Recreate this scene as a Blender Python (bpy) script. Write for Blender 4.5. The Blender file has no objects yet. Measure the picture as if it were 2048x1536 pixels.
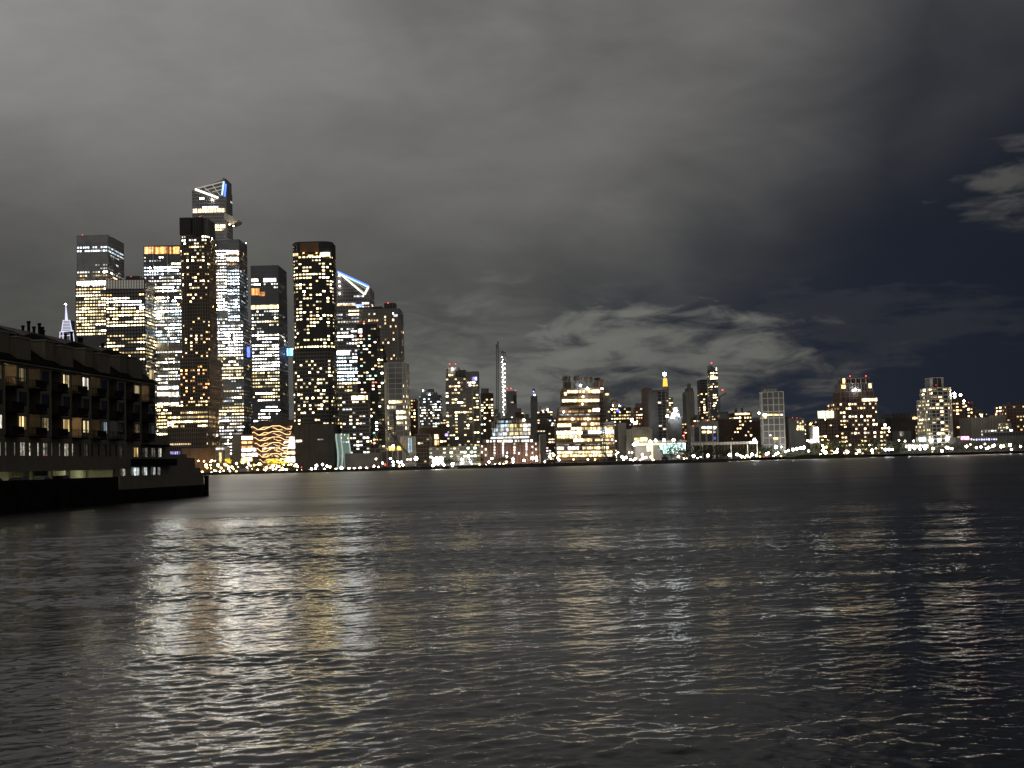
import bpy, math, random
import numpy as np
from mathutils import Vector, Matrix

random.seed(7)
R = math.radians
scene = bpy.context.scene

# ------------------------------------------------------------------ camera
F = 2800.0                      # focal length in photo pixels (2048 wide)
CAM_H = 4.5
PITCH, ROLL = R(3.2), R(-1.5)
cam_data = bpy.data.cameras.new('camera')
cam_data.sensor_width = 36.0
cam_data.lens = F / 2048.0 * 36.0
cam_data.clip_start = 0.5
cam_data.clip_end = 20000.0
cam = bpy.data.objects.new('camera', cam_data)
scene.collection.objects.link(cam)
CAM_M = Matrix.Rotation(R(90) + PITCH, 3, 'X') @ Matrix.Rotation(ROLL, 3, 'Z')
cam.matrix_world = Matrix.Translation((0, 0, CAM_H)) @ CAM_M.to_4x4()
scene.camera = cam

# ------------------------------------------------------------------ view + sampling
scene.view_settings.view_transform = 'Standard'
scene.view_settings.look = 'None'
scene.view_settings.gamma = 1.0
scene.view_settings.use_curve_mapping = False
scene.view_settings.exposure = 0.0
scene.render.engine = 'CYCLES'
scene.cycles.use_denoising = True
scene.cycles.max_bounces = 5
scene.cycles.diffuse_bounces = 2
scene.cycles.glossy_bounces = 3
scene.cycles.transmission_bounces = 2
scene.cycles.sample_clamp_indirect = 60.0
scene.cycles.caustics_reflective = False
scene.cycles.caustics_refractive = False


def new_mat(name):
    m = bpy.data.materials.new(name)
    m.use_nodes = True
    nt = m.node_tree
    nt.nodes.clear()
    out = nt.nodes.new('ShaderNodeOutputMaterial')
    return m, nt, out


class NG:
    """small helper to chain math nodes"""
    def __init__(self, nt):
        self.nt = nt

    def n(self, t, **kw):
        nd = self.nt.nodes.new(t)
        for k, v in kw.items():
            setattr(nd, k, v)
        return nd

    def put(self, sock, v):
        if hasattr(v, 'is_linked') or hasattr(v, 'links'):
            self.nt.links.new(v, sock)
        else:
            sock.default_value = v

    def m(self, op, a, b=0.0, c=None, clamp=False):
        nd = self.nt.nodes.new('ShaderNodeMath')
        nd.operation = op
        nd.use_clamp = clamp
        self.put(nd.inputs[0], a)
        self.put(nd.inputs[1], b)
        if c is not None:
            self.put(nd.inputs[2], c)
        return nd.outputs[0]

    def smooth(self, v, lo, hi, out0=0.0, out1=1.0):
        nd = self.nt.nodes.new('ShaderNodeMapRange')
        nd.interpolation_type = 'SMOOTHSTEP'
        self.put(nd.inputs[0], v)
        nd.inputs[1].default_value = lo
        nd.inputs[2].default_value = hi
        nd.inputs[3].default_value = out0
        nd.inputs[4].default_value = out1
        return nd.outputs[0]

    def lin(self, v, lo, hi, out0=0.0, out1=1.0):
        nd = self.nt.nodes.new('ShaderNodeMapRange')
        self.put(nd.inputs[0], v)
        nd.inputs[1].default_value = lo
        nd.inputs[2].default_value = hi
        nd.inputs[3].default_value = out0
        nd.inputs[4].default_value = out1
        return nd.outputs[0]

    def comb(self, x, y, z=0.0):
        nd = self.nt.nodes.new('ShaderNodeCombineXYZ')
        for i, v in enumerate((x, y, z)):
            self.put(nd.inputs[i], v)
        return nd.outputs[0]

    def noise(self, vec, scale, detail=5, rough=0.5, dist=0.0):
        nd = self.nt.nodes.new('ShaderNodeTexNoise')
        self.nt.links.new(vec, nd.inputs['Vector'])
        nd.inputs['Scale'].default_value = scale
        nd.inputs['Detail'].default_value = detail
        nd.inputs['Roughness'].default_value = rough
        nd.inputs['Distortion'].default_value = dist
        return nd.outputs['Fac']

    def mix(self, f, a, b):
        nd = self.nt.nodes.new('ShaderNodeMix')
        nd.data_type = 'RGBA'
        self.put(nd.inputs[0], f)
        for s, v in ((nd.inputs[6], a), (nd.inputs[7], b)):
            if isinstance(v, tuple):
                s.default_value = (*v, 1.0)
            else:
                self.nt.links.new(v, s)
        return nd.outputs[2]

    def scale(self, col, f):
        nd = self.nt.nodes.new('ShaderNodeVectorMath')
        nd.operation = 'SCALE'
        if isinstance(col, tuple):
            nd.inputs[0].default_value = col
        else:
            self.nt.links.new(col, nd.inputs[0])
        self.put(nd.inputs['Scale'], f)
        return nd.outputs[0]


# ------------------------------------------------------------------ world: night sky, clouds lit from the city below
world = bpy.data.worlds.new('World')
scene.world = world
world.use_nodes = True
wn = world.node_tree
wn.nodes.clear()
g = NG(wn)
tc = g.n('ShaderNodeTexCoord')
sep = g.n('ShaderNodeSeparateXYZ')
wn.links.new(tc.outputs['Generated'], sep.inputs[0])
dx, dy, dz = sep.outputs
U = g.m('MULTIPLY', g.m('ARCTAN2', dx, dy), 2.8)        # thousand units per radian-ish: azimuth
V = g.m('MULTIPLY', g.m('ARCSINE', dz), 2.8)            # elevation
big = g.noise(g.comb(g.m('MULTIPLY', U, 1.0), g.m('MULTIPLY', V, 1.7), 3.1), 1.5, 4, 0.5, 0.35)
med = g.noise(g.comb(g.m('MULTIPLY', U, 1.0), g.m('MULTIPLY', V, 2.2), 9.4), 3.6, 6, 0.55, 0.6)
fin = g.noise(g.comb(g.m('MULTIPLY', U, 1.0), g.m('MULTIPLY', V, 3.2), 5.7), 8.0, 7, 0.56, 0.5)
# diagonal edge of the overcast
s_ = g.m('ADD', g.m('MULTIPLY', g.m('ADD', U, 0.024), -0.536), g.m('MULTIPLY', g.m('SUBTRACT', V, 0.325), 0.844))
s_ = g.m('ADD', s_, g.m('MULTIPLY', g.m('SUBTRACT', big, 0.5), 0.55))
s_ = g.m('ADD', s_, g.m('MULTIPLY', g.m('SUBTRACT', med, 0.5), 0.10))
behind = g.smooth(dy, 0.55, -0.2)  # overcast added behind the camera to brighten the facades facing it
s_ = g.m('ADD', s_, g.m('MULTIPLY', behind, 4.5))
over = g.smooth(s_, -0.40, 0.24)
open_r = g.smooth(g.m('ADD', U, g.m('MULTIPLY', g.m('SUBTRACT', big, 0.5), 0.5)), 1.12, 0.48)
over = g.m('MULTIPLY', over, g.m('MAXIMUM', open_r, behind))
# overcast that stays low over the left half
left = g.smooth(g.m('ADD', U, g.m('MULTIPLY', g.m('SUBTRACT', med, 0.5), 0.35)), 0.40, -0.12)


def blob(cu, cv, ru, rv, lo, hi, amt, n1, n2=None):
    a = g.m('DIVIDE', g.m('SUBTRACT', U, cu), ru)
    b = g.m('DIVIDE', g.m('SUBTRACT', V, cv), rv)
    q = g.m('SUBTRACT', 1.0, g.m('ADD', g.m('MULTIPLY', a, a), g.m('MULTIPLY', b, b)))
    q = g.m('ADD', q, g.m('MULTIPLY', g.m('SUBTRACT', n1, 0.5), amt))
    if n2 is not None:
        q = g.m('ADD', q, g.m('MULTIPLY', g.m('SUBTRACT', n2, 0.5), amt * 0.7))
    return g.smooth(q, lo, hi)


bank = blob(0.14, 0.17, 0.50, 0.17, -0.35, 1.15, 3.6, fin, med)      # low cloud bank above the middle of the city
streak = g.noise(g.comb(g.m('MULTIPLY', U, 1.0), g.m('MULTIPLY', V, 7.0), 1.3), 4.2, 6, 0.55, 0.3)
wisp_r = g.m('MULTIPLY', blob(1.00, 0.50, 0.15, 0.13, 0.2, 2.3, 5.4, fin, streak), 0.85)
wisp_l = g.m('MULTIPLY', blob(0.62, 0.25, 0.42, 0.10, 0.0, 1.0, 4.4, streak, fin), 0.17)
veil = g.m('MULTIPLY', g.smooth(g.m('ADD', V, g.m('MULTIPLY', g.m('SUBTRACT', big, 0.5), 0.9)), 0.36, 0.95), 0.26)
low = g.m('MAXIMUM', bank, g.m('MULTIPLY', left, 0.92))
cover = g.m('MAXIMUM', g.m('MAXIMUM', over, low), g.m('MAXIMUM', g.m('MAXIMUM', wisp_r, wisp_l), veil))
# cloud radiance: glow of the city, brighter to the upper left, mottled
glow = g.m('ADD', 0.095, g.m('MULTIPLY', g.smooth(V, 0.25, 0.95), 0.072))
glow = g.m('ADD', glow, g.m('MULTIPLY', g.smooth(U, 0.35, -1.15), g.m('MULTIPLY', g.smooth(V, 0.42, 1.02), 0.125)))
glow = g.m('SUBTRACT', glow, g.m('MULTIPLY', g.smooth(U, 0.05, 1.2), g.m('MULTIPLY', g.m('SUBTRACT', 1.0, behind), 0.040)))
mott = g.m('ADD', g.lin(big, 0.25, 0.75, 0.74, 1.24), g.m('MULTIPLY', g.m('SUBTRACT', med, 0.5), 0.42))
mott = g.m('ADD', mott, g.m('MULTIPLY', g.m('SUBTRACT', fin, 0.5), g.lin(V, 0.05, 0.42, 1.1, 0.10)))
glow = g.m('MULTIPLY', glow, g.m('ADD', 1.0, g.m('MULTIPLY', bank, 0.50)))
ccol = g.mix(g.smooth(V, 0.1, 0.95), (1.0, 1.0, 0.92), (1.035, 1.0, 0.985))
cloud = g.scale(ccol, g.m('MULTIPLY', glow, mott))
clear = g.mix(g.smooth(V, -0.05, 0.6), (0.0205, 0.0255, 0.0400), (0.0120, 0.0155, 0.0250))
clear = g.mix(g.smooth(U, 0.25, 1.15), clear, (0.0102, 0.0136, 0.0225))
skyc = g.mix(cover, clear, cloud)
bg = g.n('ShaderNodeBackground')
wn.links.new(skyc, bg.inputs[0])
bg.inputs[1].default_value = 1.0
wo = g.n('ShaderNodeOutputWorld')
wn.links.new(bg.outputs[0], wo.inputs[0])

# faint moonlight from behind the clouds
sun_d = bpy.data.lights.new('moonlight', 'SUN')
sun_d.energy = 0.012
sun_d.angle = R(12)
sun_d.color = (1.0, 0.95, 0.88)
sun = bpy.data.objects.new('moonlight', sun_d)
sun.rotation_euler = (R(48), 0, R(38))
scene.collection.objects.link(sun)
sun['kind'] = 'helper'

COL = scene.collection


# ------------------------------------------------------------------ pixel -> world helper (places things at their real distance)
def ray(px, py):
    return CAM_M @ Vector(((px - 1024.0) / F, -(py - 768.0) / F, -1.0))


def at(px, py, Y):
    r = ray(px, py)
    t = Y / r.y
    return Vector((r.x * t, Y, CAM_H + r.z * t))


# ------------------------------------------------------------------ materials
def surf(name, col, rough=0.6, var=0.25, scale=0.2, metal=0.0, spec=0.4, bump=0.0, bscale=2.0):
    m, nt, out = new_mat(name)
    k = NG(nt)
    p = k.n('ShaderNodeBsdfPrincipled')
    geo = k.n('ShaderNodeNewGeometry')
    nz = k.noise(geo.outputs['Position'], scale, 4, 0.55)
    f = k.lin(nz, 0.25, 0.75, 1.0 - var, 1.0 + var)
    nt.links.new(k.scale(tuple(col), f), p.inputs['Base Color'])
    p.inputs['Roughness'].default_value = rough
    p.inputs['Metallic'].default_value = metal
    p.inputs['Specular IOR Level'].default_value = spec
    if bump:
        b = k.n('ShaderNodeBump')
        b.inputs['Strength'].default_value = bump
        b.inputs['Distance'].default_value = 0.05
        nt.links.new(k.noise(geo.outputs['Position'], bscale, 4), b.inputs['Height'])
        nt.links.new(b.outputs[0], p.inputs['Normal'])
    nt.links.new(p.outputs[0], out.inputs[0])
    return m


def emit_obj(name, lo, hi, scale, cells=0.0):
    """glow for light behind or mirrored in a pane: hue from the object's colour, strength = 10 x alpha, mottled by furniture"""
    m, nt, out = new_mat(name)
    k = NG(nt)
    oi = k.n('ShaderNodeObjectInfo')
    geo = k.n('ShaderNodeNewGeometry')
    nz = k.noise(geo.outputs['Position'], scale, 3, 0.6)
    f = k.lin(nz, 0.3, 0.7, lo, hi)
    if cells:                       # desks, blinds and partitions: each bay of a long pane has its own brightness
        sp = k.n('ShaderNodeSeparateXYZ')
        nt.links.new(geo.outputs['Position'], sp.inputs[0])
        wn_ = k.n('ShaderNodeTexWhiteNoise')
        fl = k.m('FLOOR', k.m('DIVIDE', sp.outputs[0], cells))
        nt.links.new(k.comb(fl, oi.outputs['Random'], 0.0), wn_.inputs['Vector'])
        f = k.m('MULTIPLY', f, k.lin(wn_.outputs['Value'], 0.0, 1.0, 0.18, 1.6))
    e = k.n('ShaderNodeEmission')
    nt.links.new(oi.outputs['Color'], e.inputs[0])
    nt.links.new(k.m('MULTIPLY', k.m('MULTIPLY', oi.outputs['Alpha'], 10.0), f), e.inputs[1])
    nt.links.new(e.outputs[0], out.inputs[0])
    m.cycles.emission_sampling = 'NONE'
    return m


def emit_attr(name, lo, hi, scale):
    m, nt, out = new_mat(name)
    k = NG(nt)
    a = k.n('ShaderNodeAttribute', attribute_name='glow')
    geo = k.n('ShaderNodeNewGeometry')
    f = k.lin(k.noise(geo.outputs['Position'], scale, 2, 0.6), 0.3, 0.7, lo, hi)
    e = k.n('ShaderNodeEmission')
    nt.links.new(a.outputs['Color'], e.inputs[0])
    nt.links.new(f, e.inputs[1])
    nt.links.new(e.outputs[0], out.inputs[0])
    m.cycles.emission_sampling = 'NONE'
    return m


def lamp_mat(name, col, s):
    m, nt, out = new_mat(name)
    e = nt.nodes.new('ShaderNodeEmission')
    e.inputs[0].default_value = (*col, 1)
    e.inputs[1].default_value = s
    nt.links.new(e.outputs[0], out.inputs[0])
    return m


M = {}
M['glass'] = surf('dark_glass', (0.26, 0.26, 0.268), 0.36, 0.3, 0.05, 0.45, spec=0.6)
M['glassblue'] = surf('blue_glass', (0.24, 0.265, 0.31), 0.34, 0.3, 0.05, 0.5, spec=0.7)
M['metal'] = surf('metal_screen', (0.50, 0.49, 0.47), 0.5, 0.2, 0.08, 0.65)
M['black'] = surf('black_cladding', (0.066, 0.062, 0.058), 0.5, 0.3, 0.1)
M['bronze'] = surf('bronze_fins', (0.27, 0.215, 0.165), 0.55, 0.25, 0.1)
M['grey'] = surf('grey_cladding', (0.30, 0.29, 0.275), 0.6, 0.2, 0.08)
M['dgrey'] = surf('dark_grey_cladding', (0.21, 0.206, 0.20), 0.55, 0.25, 0.08)
M['stone'] = surf('limestone', (0.36, 0.33, 0.28), 0.8, 0.2, 0.1)
M['cream'] = surf('cream_stone', (0.45, 0.42, 0.32), 0.8, 0.2, 0.1)
M['pale'] = surf('pale_frame', (0.72, 0.70, 0.63), 0.6, 0.15, 0.1)
M['brick'] = surf('red_brick', (0.17, 0.085, 0.06), 0.85, 0.3, 0.3)
M['brown'] = surf('brown_brick', (0.12, 0.085, 0.065), 0.85, 0.3, 0.2)
M['pink'] = surf('pinkish_brick', (0.28, 0.19, 0.165), 0.85, 0.2, 0.2)
M['steel'] = surf('dark_steel', (0.05, 0.048, 0.045), 0.5, 0.3, 0.5, 0.4)
M['wood'] = surf('tank_wood', (0.16, 0.12, 0.09), 0.85, 0.3, 0.6)
M['copper'] = surf('copper_cladding', (0.26, 0.15, 0.09), 0.4, 0.2, 0.4, 0.6)
M['asphalt'] = surf('city_ground', (0.055, 0.053, 0.05), 0.85, 0.35, 0.05)
M['wall'] = surf('seawall_stone', (0.06, 0.056, 0.05), 0.85, 0.4, 0.4)
M['grass'] = surf('dark_lawn', (0.05, 0.075, 0.03), 0.9, 0.4, 0.3)
M['leaf'] = surf('foliage', (0.055, 0.065, 0.03), 0.75, 0.5, 0.6)
M['bark'] = surf('bark', (0.07, 0.05, 0.035), 0.9, 0.4, 1.5)
M['win'] = emit_obj('lit_window_glass', 0.35, 1.6, 0.4, 1.75)
M['field'] = emit_attr('lit_windows', 0.55, 1.4, 0.5)
LAMP = {'white': lamp_mat('white_lamp', (1.0, 0.92, 0.80), 40), 'cool': lamp_mat('cool_lamp', (0.86, 0.93, 1.0), 40),
        'warm': lamp_mat('sodium_lamp', (1.0, 0.50, 0.16), 34), 'peach': lamp_mat('peach_lamp', (1.0, 0.74, 0.48), 38),
        'red': lamp_mat('red_lamp', (1.0, 0.05, 0.04), 5), 'green': lamp_mat('green_lamp', (0.10, 1.0, 0.45), 4.0),
        'blue': lamp_mat('blue_lamp', (0.12, 0.20, 1.0), 8), 'gold': lamp_mat('gold_lamp', (1.0, 0.58, 0.10), 26),
        'big': lamp_mat('flood_lamp', (1.0, 0.97, 0.90), 60)}

PAL = {'warm': [(1, .60, .24), (1, .68, .32), (1, .75, .42)],
       'yellow': [(1, .76, .36), (1, .80, .44), (1, .72, .30), (1, .86, .54)],
       'white': [(1, .93, .78), (1, .96, .88), (.95, .97, 1), (1, .88, .66)],
       'cool': [(.72, .88, 1), (.85, .94, 1), (.95, .98, 1), (.66, .86, .95)],
       'mix': [(1, .82, .46), (1, .92, .74), (.82, .93, 1), (1, .70, .38), (.9, 1, .9)],
       'orange': [(1, .42, .13), (1, .50, .20)],
       'green': [(.80, 1, .62), (1, .92, .5), (.65, .95, .75), (1, .82, .45)],
       'multi': [(1, .82, .46), (1, .92, .74), (.75, .92, 1), (1, .60, .30), (1, .35, .3), (.5, .95, .8), (1, .86, .55), (1, .9, .6)],
       'blue': [(.10, .14, 1.0)], 'teal': [(.62, 1.0, .88), (.70, 1.0, .92)], 'violet': [(.45, .4, 1.0)],
       'gold': [(1, .62, .10)], 'pinkl': [(1, .20, .45)]}


# ------------------------------------------------------------------ mesh builder
class MB:
    def __init__(self):
        self.v = []
        self.f = []
        self.c = []

    def quad(self, a, b, c, d, col=None):
        n = len(self.v)
        self.v += [tuple(a), tuple(b), tuple(c), tuple(d)]
        self.f.append((n, n + 1, n + 2, n + 3))
        self.c.append(col)
        return self

    def box(self, x0, x1, y0, y1, z0, z1):
        return self.obox(Vector((x0, y0, z0)), Vector((x1 - x0, 0, 0)), Vector((0, y1 - y0, 0)), Vector((0, 0, z1 - z0)))

    def obox(self, o, a, b, c):
        n = len(self.v)
        o = Vector(o)
        for k in (0, 1):
            for j in (0, 1):
                for i in (0, 1):
                    self.v.append(tuple(o + a * i + b * j + c * k))
        for q in ((0, 2, 3, 1), (4, 5, 7, 6), (0, 1, 5, 4), (2, 6, 7, 3), (0, 4, 6, 2), (1, 3, 7, 5)):
            self.f.append(tuple(n + i for i in q))
            self.c.append(None)
        return self

    def prism(self, poly, z0, z1, tops=None):
        n = len(self.v)
        m = len(poly)
        for x, y in poly:
            self.v.append((x, y, z0))
        for i, (x, y) in enumerate(poly):
            self.v.append((x, y, tops[i] if tops else z1))
        for i in range(m):
            j = (i + 1) % m
            self.f.append((n + i, n + j, n + m + j, n + m + i))
            self.c.append(None)
        self.f.append(tuple(n + m + i for i in range(m)))
        self.f.append(tuple(n + m - 1 - i for i in range(m)))
        self.c += [None, None]
        return self

    def tube(self, p0, p1, r0, r1=None, seg=6):
        p0, p1 = Vector(p0), Vector(p1)
        r1 = r0 if r1 is None else r1
        d = (p1 - p0).normalized()
        u = d.cross(Vector((0, 0, 1)))
        if u.length < 1e-3:
            u = d.cross(Vector((1, 0, 0)))
        u.normalize()
        w = d.cross(u)
        n = len(self.v)
        for p, r in ((p0, r0), (p1, r1)):
            for i in range(seg):
                a = 2 * math.pi * i / seg
                self.v.append(tuple(p + u * (r * math.cos(a)) + w * (r * math.sin(a))))
        for i in range(seg):
            j = (i + 1) % seg
            self.f.append((n + i, n + j, n + seg + j, n + seg + i))
            self.c.append(None)
        self.f.append(tuple(n + seg + i for i in range(seg)))
        self.f.append(tuple(n + seg - 1 - i for i in range(seg)))
        self.c += [None, None]
        return self

    def ball(self, c, r, seg=8, rings=5, sz=1.0):
        n = len(self.v)
        c = Vector(c)
        self.v.append(tuple(c + Vector((0, 0, r * sz))))
        for i in range(1, rings):
            t = math.pi * i / rings
            for j in range(seg):
                a = 2 * math.pi * j / seg
                self.v.append(tuple(c + Vector((r * math.sin(t) * math.cos(a), r * math.sin(t) * math.sin(a), r * sz * math.cos(t)))))
        self.v.append(tuple(c - Vector((0, 0, r * sz))))
        last = len(self.v) - 1
        for j in range(seg):
            k = (j + 1) % seg
            self.f.append((n, n + 1 + j, n + 1 + k))
            self.c.append(None)
            b = n + 1 + (rings - 2) * seg
            self.f.append((last, b + k, b + j))
            self.c.append(None)
            for i in range(rings - 2):
                p = n + 1 + i * seg
                self.f.append((p + j, p + seg + j, p + seg + k, p + k))
                self.c.append(None)
        return self

    def mesh(self, name, mat, off=(0, 0, 0)):
        me = bpy.data.meshes.new(name)
        ox, oy, oz = off
        me.from_pydata([(x - ox, y - oy, z - oz) for x, y, z in self.v], [], self.f)
        if mat is not None:
            me.materials.append(mat)
        if any(c is not None for c in self.c):
            at_ = me.color_attributes.new('glow', 'FLOAT_COLOR', 'CORNER')
            buf = []
            for f, c in zip(self.f, self.c):
                c = c or (0, 0, 0)
                buf += [c[0], c[1], c[2], 1.0] * len(f)
            at_.data.foreach_set('color', buf)
        return me

    def build(self, name, mat, parent=None, off=None, kind=None):
        if off is None:
            off = parent.get('_o', (0, 0, 0)) if parent is not None else (0, 0, 0)
        me = self.mesh(name, mat, off)
        ob = bpy.data.objects.new(name, me)
        COL.objects.link(ob)
        if parent is not None:
            ob.parent = parent
            ob['_o'] = list(off)
        if kind:
            ob['kind'] = kind
        return ob


def tag(o, label, cat, group=None, kind=None):
    o['label'] = label
    o['category'] = cat
    if group:
        o['group'] = group
    if kind:
        o['kind'] = kind
    return o


def empty(name, loc, label, cat, group=None):
    o = bpy.data.objects.new(name, None)
    COL.objects.link(o)
    o.location = loc
    o['_o'] = [float(x) for x in loc]
    return tag(o, label, cat, group)


UNIT = MB().box(-0.5, 0.5, -0.5, 0.5, -0.5, 0.5).mesh('pane_unit', M['win'])
BALL = {k: MB().ball((0, 0, 0), 1.0, 10, 6).mesh('lamp_globe_' + k, m) for k, m in LAMP.items()}


WSTR = 2.6


def pane_obj(parent, c, along, w, h, col, s, t=0.12, name='lit_window'):
    o = bpy.data.objects.new(name, UNIT)
    COL.objects.link(o)
    o.parent = parent
    L = Vector(parent['_o'])
    o.location = Vector(c) - L
    o.rotation_euler = (0, 0, math.atan2(along.y, along.x))
    o.scale = (w, t, h)
    s = s * WSTR * (1.7 if s >= 1.8 and min(col) > 0.5 else 1.0)
    o.color = (*col, min(s / 10.0, 5.0))
    return o


GLOBE = 0.70


def globe(parent, p, r, kind, name='aviation_light'):
    o = bpy.data.objects.new(name, BALL[kind])
    COL.objects.link(o)
    o.parent = parent
    o.location = Vector(p) - Vector(parent['_o'])
    r *= GLOBE * (0.62 if kind == 'red' else 1.0)
    o.scale = (r, r, r)
    return o


# ------------------------------------------------------------------ ground and water (the setting)
GZ = 2.5


def gx(px, Y):
    return at(px, 925.5 - (px - 1024) * 0.0262, Y).x


shore_px = [(-900, 1280), (300, 1285), (640, 1290), (880, 1305), (1000, 1330), (1240, 1345), (1440, 1400), (1500, 1440), (1600, 1465),
            (1750, 1465), (2048, 1470), (2900, 1520)]
poly = [(gx(px, Y), Y) for px, Y in shore_px]
land = MB()
land.prism(poly + [(6500, 9000), (-6500, 9000)], -4.0, GZ)
land_o = land.build('ground', M['asphalt'])
tag(land_o, 'dark city ground of the far bank behind the seawall', 'ground', kind='structure')


def water_material():
    m, nt, out = new_mat('river_water')
    k = NG(nt)
    p = k.n('ShaderNodeBsdfPrincipled')
    p.inputs['Base Color'].default_value = (0.010, 0.0105, 0.0095, 1)
    p.inputs['IOR'].default_value = 1.26
    p.inputs['Specular IOR Level'].default_value = 0.5
    geo = k.n('ShaderNodeNewGeometry')
    sp = k.n('ShaderNodeSeparateXYZ')
    nt.links.new(geo.outputs['Position'], sp.inputs[0])
    rough = k.m('ADD', k.m('ADD', k.lin(sp.outputs[1], 18, 45, 0.03, 0.06), k.lin(sp.outputs[1], 45, 150, 0.0, 0.26)), k.lin(sp.outputs[1], 150, 420, 0.0, 0.02))
    strk = k.noise(k.comb(k.m('MULTIPLY', sp.outputs[0], .012), k.m('MULTIPLY', sp.outputs[1], .045), 0.0), 1.0, 4, .6, .4)
    rough = k.m('ADD', rough, k.lin(strk, .3, .7, -.04, .05))
    nt.links.new(rough, p.inputs['Roughness'])
    h1 = k.noise(k.comb(k.m('MULTIPLY', sp.outputs[0], 0.8), sp.outputs[1], 0.0), 6.5, 3, 0.55, 0.3)
    b = k.n('ShaderNodeBump')
    b.inputs['Distance'].default_value = 0.05
    b.inputs['Strength'].default_value = 0.22
    nt.links.new(h1, b.inputs['Height'])
    nt.links.new(b.outputs[0], p.inputs['Normal'])
    nt.links.new(p.outputs[0], out.inputs[0])
    return m


M['water'] = water_material()


def build_water():
    rng = np.random.default_rng(29)
    # polar sheet, finer close to the bank the picture was taken from
    r = [13.0]
    while r[-1] < 330:
        r.append(r[-1] * 1.0022)
    while r[-1] < 9500:
        r.append(r[-1] * 1.04)
    r = np.array(r)
    th = np.linspace(R(-32), R(32), 560)
    RR, TT = np.meshgrid(r, th, indexing='ij')
    X = RR * np.sin(TT)
    Y = RR * np.cos(TT)
    Z = np.zeros_like(X)
    # wind sea: short waves, crests running obliquely away from the near bank
    n = 110
    lam = np.exp(rng.uniform(np.log(0.17), np.log(1.7), n))
    ang = np.where(rng.random(n) < 0.5, R(-52) + rng.normal(0, R(30), n), R(-104) + rng.normal(0, R(42), n))
    amp = 0.0020 * lam ** 0.97 * rng.uniform(0.5, 1.4, n) * (0.55 + 0.9 * np.exp(-(np.log(lam / 0.55)) ** 2 / 0.5))
    # longer, lower waves that carry on farther out
    m_ = 34
    lam = np.concatenate([lam, np.exp(rng.uniform(np.log(1.8), np.log(7.0), m_))])
    ang = np.concatenate([ang, R(-84) + rng.normal(0, R(24), m_)])
    amp = np.concatenate([amp, 0.0009 * lam[n:] * rng.uniform(0.5, 1.4, m_)])
    n += m_
    ph = rng.uniform(0, 2 * np.pi, n)
    cell = RR * 0.0022
    # gusts: patches of rougher and smoother water
    gust = np.zeros_like(X)
    for i in range(16):
        L = rng.uniform(5, 40)
        a = rng.uniform(0, 2 * np.pi)
        gust += np.sin(2 * np.pi / L * (X * np.cos(a) * 0.35 + Y * np.sin(a)) + rng.uniform(0, 6.28))
    gust = np.clip(0.85 + 0.40 * gust / 2.0, 0.5, 1.3)
    for i in range(n):
        k = 2 * np.pi / lam[i]
        fade = np.clip((lam[i] / cell - 1.7) / 1.7, 0, 1)
        phs = k * (X * math.cos(ang[i]) + Y * math.sin(ang[i])) + ph[i]
        w = np.sin(phs)
        Z += amp[i] * fade * gust * (w + 0.22 * np.cos(2 * phs))
    Z *= 0.68 + 0.85 * np.clip((RR - 28) / 45, 0, 1)          # calmer in the lee of the near bank
    Z *= np.clip((330 - RR) / 120, 0, 1)
    nr, ntn = X.shape
    co = np.stack([X, Y, Z], -1).reshape(-1, 3).astype(np.float32)
    idx = np.arange(nr * ntn).reshape(nr, ntn)
    q = np.stack([idx[:-1, :-1], idx[:-1, 1:], idx[1:, 1:], idx[1:, :-1]], -1).reshape(-1, 4)[:, ::-1]
    me = bpy.data.meshes.new('river')
    me.vertices.add(len(co))
    me.vertices.foreach_set('co', co.ravel())
    me.loops.add(q.size)
    me.loops.foreach_set('vertex_index', q.ravel().astype(np.int32))
    me.polygons.add(len(q))
    me.polygons.foreach_set('loop_start', np.arange(0, q.size, 4, dtype=np.int32))
    me.polygons.foreach_set('use_smooth', np.ones(len(q), dtype=bool))
    me.update(calc_edges=True)
    me.materials.append(M['water'])
    o = bpy.data.objects.new('river', me)
    COL.objects.link(o)
    return tag(o, 'dark choppy river reflecting the lights of the skyline', 'water', kind='structure')


build_water()


# ------------------------------------------------------------------ buildings of the far bank
def rounded(x0, x1, y0, y1, r, seg=4):
    if r <= 0:
        return [(x0, y0), (x1, y0), (x1, y1), (x0, y1)]
    r = min(r, (x1 - x0) * 0.49, (y1 - y0) * 0.49)
    pts = []
    for cx, cy, a0 in ((x0 + r, y0 + r, 180), (x1 - r, y0 + r, 270), (x1 - r, y1 - r, 0), (x0 + r, y1 - r, 90)):
        for i in range(seg + 1):
            a = R(a0 + 90 * i / seg)
            pts.append((cx + r * math.cos(a), cy + r * math.sin(a)))
    return pts


BIG_CAP = 170


def clampf(v, a, b):
    return max(a, min(b, v))


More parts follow.
